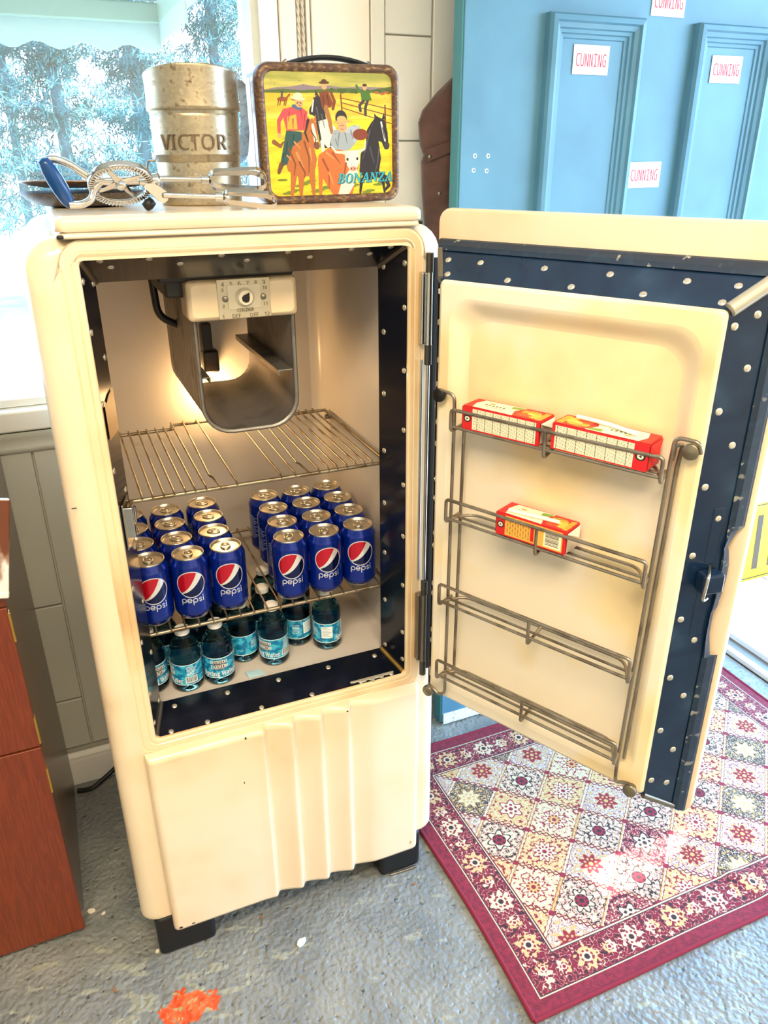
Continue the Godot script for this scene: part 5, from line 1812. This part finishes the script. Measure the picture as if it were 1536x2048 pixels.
func cabinet() -> void:
	var t := thing("cabinet", "reddish brown wooden cabinet with brass hinges beside the refrigerator", "cabinet")
	var b := MB.new()
	b.box(V(-0.585, 0.56, -0.345), V(0.704, 1.1, 0.436), 0.002)
	make("body", b, M.mahogany2, t)
	b = MB.new()
	b.box(V(-0.585, 0.004, -0.33), V(0.66, 0.02, 0.38))
	make("plinth", b, M.black, t)
	for q in [["door", 0.012, 0.482], ["door", 0.486, 0.772], ["drawer", 0.776, 1.1]]:
		b = MB.new()
		b.box(V(-0.5845, (q[1] + q[2]) / 2, -0.1275), V(0.703, q[2] - q[1], 0.013), 0.0015)
		make(q[0], b, M.mahogany, t)
	for y in [0.405, 0.52, 0.735]:
		b = MB.new()
		b.box(V(-0.2335, y, -0.129), V(0.0035, 0.055, 0.011), 0.001)
		b.tube([V(-0.2325, y - 0.0275, -0.121), V(-0.2325, y + 0.0275, -0.121)], 0.0024, 6)
		make("hinge", b, M.brass, t)
	var p := thing("enamel_plate", "white enamel plate with a brown reflection painted on, standing against the cabinet front", "plate", "", Transform3D(Basis(Vector3.BACK, -0.197), V(-0.314, 0.9015, -0.112)))
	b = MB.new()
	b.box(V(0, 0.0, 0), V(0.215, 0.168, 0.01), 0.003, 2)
	make("sheet", b, mat(Color.WHITE, 0.2, 0.0, plate_reflection()), p)
	b = MB.new()
	b.box(V(0, -0.08, 0.001), V(0.216, 0.012, 0.012), 0.003)
	make("rolled_edge", b, mat(col(232, 232, 230), 0.3), p)

func cable() -> void:
	var b := MB.new()
	b.tube(bent([V(-0.226, 0.008, -0.53), V(-0.21, 0.008, -0.525), V(-0.19, 0.012, -0.52), V(-0.13, 0.03, -0.548), V(-0.06, 0.1, -0.556), V(-0.02, 0.16, -0.55)], 0.04, 6), 0.006, 8)
	tag(make("power_cord", b, M.black), "black power cord running along the floor behind the refrigerator", "cord")

func coat() -> void:
	var t := thing("coat", "dark brown canvas coat hanging on the wall behind the teal door", "coat")
	var left := [[1.60, 0.84], [1.592, 0.79], [1.584, 0.757], [1.56, 0.724], [1.528, 0.691], [1.505, 0.682], [1.48, 0.6845], [1.462, 0.687], [1.45, 0.6925], [1.444, 0.696], [1.43, 0.69], [1.372, 0.693], [1.3, 0.7], [1.15, 0.708], [0.95, 0.712], [0.75, 0.71]]
	var cloth := tri(mat(Color.WHITE, 0.9), ramp_noise([[0.0, col(66, 42, 34)], [0.5, col(84, 56, 44)], [1.0, col(98, 68, 54)]], 0.02, 4, 256, 97), 4.0)
	cloth.rim_enabled = true; cloth.rim = 0.3; cloth.rim_tint = 0.6
	var b := MB.new()
	var rows := []
	for q in left:
		var row := []
		var xl: float = q[1]
		var xr := 1.78 - xl
		for k in 40:
			var a := TAU * k / 40
			var s := cos(a)
			var x := (xl + xr) / 2 - (xr - xl) / 2 * signf(s) * pow(absf(s), 0.9)
			var dep := 0.046 * pow(absf(sin(a)), 0.7) * signf(sin(a))
			var fold := 0.007 * sin(x * 70.0 + q[0] * 9.0) + 0.005 * sin(x * 31.0 - q[0] * 23.0)
			row.append(V(x, q[0] + 0.004 * sin(x * 25.0), clampf(-0.513 + dep + (fold if sin(a) > 0.1 else 0.0), -0.572, -0.452)))
		rows.append(row)
	b.sheet(rows, true)
	b.fan(rows[0], Vector3.UP)
	b.fan(rows[-1], Vector3.DOWN)
	make("body", b, cloth, t)
	b = MB.new()
	var r0 := []
	var r1 := []
	for i in 9:
		var s := i / 8.0
		r0.append(V(0.681 + 0.075 * s, 1.448 + 0.026 * s, -0.49 + 0.026 * sin(s * PI * 0.6)))
		r1.append(V(0.6895 + 0.075 * s, 1.427 + 0.034 * s, -0.486 + 0.028 * sin(s * PI * 0.6)))
	b.sheet([r0, r1])
	var r2 := []
	for p in r1: r2.append(p + V(0, 0.0, -0.006))
	b.hard([r1, r2])
	make("cuff_flap", b, cloth, t)
	for q in [[0.692, 1.4365, -0.4825], [0.7065, 1.366, -0.463]]:
		b = MB.new()
		b.T = Transform3D(Basis(V(1, 0, 0), PI / 2), V(q[0], q[1], q[2]))
		b.lathe([Vector2(0.004, 0), Vector2(0.0038, 0.0016), Vector2(0.0025, 0.0026), Vector2(0.0, 0.0026)], 12)
		make("snap", b, M.dull, t)

func rug() -> void:
	var x0 := 0.508
	var x1 := 1.628
	var z0 := -0.332
	var z1 := 0.394
	var t := thing("rug", "burgundy and cream oriental rug with floral lozenges on the grey floor", "rug", "", move(0, 0, 0))
	var b := MB.new()
	var nx := 57
	var nzz := 37
	var rows := []
	for j in nzz:
		var row := []
		for i in nx:
			var x := lerpf(x0, x1, i / (nx - 1.0))
			var z := lerpf(z0, z1, j / (nzz - 1.0))
			x += 0.004 * sin(z * 9.0) * (1.0 - float(i) / nx)
			var y := 0.007 + 0.0012 * sin(x * 17.0 + z * 5.0) * sin(z * 13.0)
			# a small crease near the front border
			y += 0.007 * exp(-pow((x - 1.08 - (z - 0.3) * 0.5) / 0.016, 2.0)) * exp(-pow((z - 0.31) / 0.07, 2.0))
			row.append(V(x, y, z))
		rows.append(row)
	b.sheet(rows, false, true)
	for k in b.uv.size(): b.uv[k] = b.uv[k]
	make("pile", b, rug_material(x1 - x0, z1 - z0), t)
	b = MB.new()
	var e := []
	for i in nx: e.append(rows[nzz - 1][i] + V(0, -0.002, 0.0))
	b.tube(e, 0.0048, 8)
	e = []
	for j in nzz: e.append(rows[j][0] + V(0, -0.002, 0.0))
	b.tube(e, 0.0048, 8)
	e = []
	for j in nzz: e.append(rows[j][nx - 1] + V(0, -0.002, 0.0))
	b.tube(e, 0.0048, 8)
	e = []
	for i in nx: e.append(rows[0][i] + V(0, -0.002, 0.0))
	b.tube(e, 0.0048, 8)
	make("bound_edge", b, mat(col(128, 28, 48), 0.9), t)

func litter() -> void:
	var ms := mat(col(232, 226, 206), 0.7)
	var spots := [[0.1656, 0.075, 0.013, "large pale paint chip in front of the kick panel"], [-0.219, -0.166, 0.009, "pale paint chip between cabinet and refrigerator"], [-0.197, -0.15, 0.005, "small paint sliver near the cabinet corner"], [-0.105, -0.02, 0.0055, "little paint chip beside the front leg"], [0.105, -0.012, 0.0045, "tan paint crumb under the kick panel"], [-0.19, 0.03, 0.006, "brown wood splinter near the orange patch"], [0.43, 0.04, 0.005, "brown splinter on the floor beside the rug"]]
	for q in spots:
		var b := MB.new()
		var pts := []
		var n := 9
		for i in n:
			var a := TAU * i / n
			var r: float = q[2] * (0.55 + 0.5 * rng.randf())
			pts.append(Vector2(cos(a) * r * 0.8, sin(a) * r))
		b.T = Transform3D(Basis(Vector3.RIGHT, -PI / 2) * Basis(Vector3.BACK, rng.randf() * TAU), V(q[0], 0.001, q[1]))
		b.prism(pts, 0.0, 0.0022)
		tag(make("floor_chip", b, ms if q[3].find("brown") < 0 and q[3].find("tan") < 0 else mat(col(150, 104, 74), 0.8)), q[3], "debris", "chips lying on the concrete floor")

func porch() -> void:
	# boards outside the doorway, the yellow notice, an added porch roof and the ground around
	var grey := tri(mat(Color.WHITE, 0.75), ramp_noise([[0.0, col(150, 132, 120)], [0.5, col(196, 180, 168)], [1.0, col(216, 204, 194)]], 0.02, 4, 256, 99), 1.5, V(3.0, 1.0, 0.4))
	var deck := thing("porch_deck", "weathered grey boards of the porch outside the doorway", "porch")
	deck.set_meta("kind", "structure")
	var edges := [1.806, 1.89, 2.023, 2.155, 2.29, 2.42, 2.55, 2.685, 2.82, 2.95, 3.08]
	for i in edges.size() - 1:
		var b := MB.new()
		b.box(V((edges[i] + edges[i + 1]) / 2, 0.015, 0.0), V(edges[i + 1] - edges[i] - 0.005, 0.03, 2.6), 0.003)
		make("board", b, grey, deck)
	var b := MB.new()
	b.box(V(6.5, -0.31, 0), V(9.6, 0.6, 14.0))
	b.box(V(0, -0.41, -21.0), V(60.0, 0.4, 40.8))
	struct("ground", b, tri(mat(Color.WHITE, 0.95), ramp_noise([[0.0, col(128, 128, 116)], [0.5, col(156, 156, 146)], [1.0, col(176, 176, 170)]], 0.02, 5, 256, 98), 0.4), "pale bright gravel ground outside the shop", "ground")
	var s := thing("yellow_sign", "yellow notice board with black bars standing on the porch", "sign", "", Transform3D(Basis.IDENTITY, V(2.36, 0.031, -0.629)))
	b = MB.new()
	b.prism(P([-0.31, 0.0, 0.3, 0.0, 0.27, 0.312, -0.34, 0.312]), -0.006, 0.0)
	make("board", b, mat(col(206, 178, 0), 0.45), s)
	for i in 8:
		b = MB.new()
		var x := -0.2735 + 0.074 * i
		b.prism(P([x, 0.047, x + 0.0265, 0.044, x + 0.0045, 0.262, x - 0.02, 0.264]), 0.0, 0.0012)
		make("bar", b, mat(col(40, 38, 30), 0.5), s)
	b = MB.new()
	b.prism(P([-0.31, 0.008, 0.3, 0.008, 0.2995, 0.012, -0.3105, 0.012]), 0.0, 0.001)
	b.prism(P([-0.34, 0.302, 0.27, 0.302, 0.2695, 0.306, -0.3405, 0.306]), 0.0, 0.001)
	make("border_line", b, mat(col(40, 38, 30), 0.5), s)
	var rf := thing("added_porch_roof", "unseen board roof added over the porch to shape the sun patch", "roof")
	rf.set_meta("kind", "structure")
	var y := 2.3
	# unseen roof, added: boards run outwards, one notched to shape the sun patch
	for i in 22:
		b = MB.new()
		var za := -1.54 + 0.14 * i
		if i == 11:
			var pl := P([1.81, za, 1.84, za, 1.85, za + 0.075, 2.0, za + 0.08, 2.1, za + 0.05, 2.24, za, 2.9, za, 2.9, za + 0.139, 1.81, za + 0.139])
			b.T = Transform3D(Basis(V(1, 0, 0), V(0, 0, 1), V(0, -1, 0)), V(0, y, 0))
			b.prism(pl, -0.012, 0.012)
		else:
			b.box(V(2.355, y, za + 0.0697), V(1.09, 0.024, 0.1405))
		make("added_roof_board", b, grey, rf)
	# awning over the shop window: boarded soffit, fascia and scalloped valance turning the corner
	var aw := thing("window_awning", "white boarded awning with a scalloped edge outside the window", "awning")
	aw.set_meta("kind", "structure")
	var wm := mat(col(150, 176, 160), 0.6)
	for i in 6:
		b = MB.new()
		b.box(V(-0.7, 1.80 + 0.012 * (i % 2), -0.72 - 0.062 * i), V(2.2, 0.012, 0.058), 0.003)
		make("soffit_board", b, wm, aw)
	b = MB.new()
	b.box(V(-0.78, 1.735, -1.0), V(2.06, 0.04, 0.03), 0.004)
	b.box(V(-0.78, 1.775, -0.985), V(2.06, 0.03, 0.05), 0.004)
	make("fascia", b, wm, aw)
	b = MB.new()
	b.box(V(0.262, 1.775, -0.84), V(0.03, 0.12, 0.36), 0.004)
	make("fascia", b, wm, aw)
	var cloth := mat(col(170, 196, 194), 0.7)
	cloth.backlight_enabled = true; cloth.backlight = Color(0.1, 0.12, 0.12)
	b = MB.new()
	var p := []
	for i in 120:
		var x := -1.8 + 2.05 * i / 119.0
		p.append(Vector2(x, 1.665 + 0.008 * sin((x + 0.045) / 0.098 * TAU)))
	p.append(Vector2(0.25, 1.725)); p.append(Vector2(-1.8, 1.725))
	b.prism(p, -1.004, -1.0)
	make("valance", b, cloth, aw)
	b = MB.new()
	p = []
	for i in 50:
		var x := -1.0 + 0.34 * i / 49.0
		p.append(Vector2(x, 1.668 + 0.012 * absf(sin((x + 1.0) / 0.115 * TAU))))
	p.append(Vector2(-0.66, 1.725)); p.append(Vector2(-1.0, 1.725))
	b.T = Transform3D(Basis(V(0, 0, 1), V(0, 1, 0), V(-1, 0, 0)), V(0.252, 0, 0))
	b.prism(p, 0.0, 0.004)
	make("valance", b, cloth, aw)

func trees() -> void:
	var bark := mat(col(70, 90, 94), 0.9)
	var spray := MB.new()
	for k in 7:
		var a := TAU * k / 7.0
		var d := V(cos(a), sin(a) * 0.5 - 0.15, sin(a * 1.7)).normalized()
		var s := d.cross(V(0.3, 0.9, 0.2)).normalized()
		spray.hard([[V(0, 0, 0) + s * 0.02, V(0, 0, 0) - s * 0.02], [d * 0.5 + s * 0.09, d * 0.5 - s * 0.09], [d + s * 0.005, d - s * 0.005]])
	var sm := spray.mesh()
	var needles := mat(Color.WHITE, 0.8)
	needles.vertex_color_use_as_albedo = true
	needles.backlight_enabled = true
	needles.backlight = Color(0.03, 0.06, 0.06)
	var spots := [[-0.9, -9.0, 4.6, "tall haze-tinted blue-green spruce at the edge of the window view"], [0.35, -9.6, 4.2, "haze-tinted blue-green spruce behind the blue beater handle"], [1.35, -10.5, 4.8, "full spruce in the middle of the window view"], [2.5, -11.0, 5.2, "bluish haze-tinted spruce behind the flour sifter"], [3.6, -13.0, 6.6, "tall pale haze-tinted spruce furthest toward the window casing"], [-1.9, -11.0, 5.0, "haze-tinted blue-green spruce mostly beyond the window frame"], [-0.2, -14.0, 5.4, "spruce further back between the two nearest spruces"], [2.0, -15.0, 6.4, "tall spruce further back behind the flour sifter"], [4.6, -15.5, 7.4, "tallest spruce seen through the slit beside the casing"]]
	for q in spots:
		var t := thing("spruce_tree", q[3], "tree", "spruces outside the shop window", move(q[0], -0.21, q[1]))
		var b := MB.new()
		var h: float = q[2]
		b.tube([V(0, 0, 0), V(0.03, h * 0.5, 0), V(0, h, 0)], 0.07, 8)
		make("trunk", b, bark, t)
		var mm := MultiMesh.new()
		mm.transform_format = MultiMesh.TRANSFORM_3D
		mm.use_colors = true
		mm.mesh = sm
		var n := 3600
		mm.instance_count = n
		for i in n:
			var f := pow(rng.randf(), 0.75)
			var y := lerpf(0.95, h, f)
			var lay: float = 0.75 + 0.35 * sin(y * 11.0)
			var r: float = (1.0 - f * 0.92) * 1.15 * lay * sqrt(rng.randf()) + 0.05
			var a := rng.randf() * TAU
			var sc := rng.randf_range(0.05, 0.13)
			var bs := Basis.from_euler(V(rng.randf_range(-0.6, 0.6), -a, rng.randf_range(-0.5, 0.2))).scaled(Vector3.ONE * sc)
			mm.set_instance_transform(i, Transform3D(bs, V(cos(a) * r, y - r * 0.25, sin(a) * r)))
			var c := col(28, 80, 84).lerp(col(58, 116, 106), rng.randf()).srgb_to_linear()  # window haze is mixed into the needles as a teal tint
			mm.set_instance_color(i, c)
		var o := MultiMeshInstance3D.new()
		o.multimesh = mm
		o.material_override = needles
		o.name = "needles"
		o.set_meta("kind", "stuff")
		t.add_child(o)
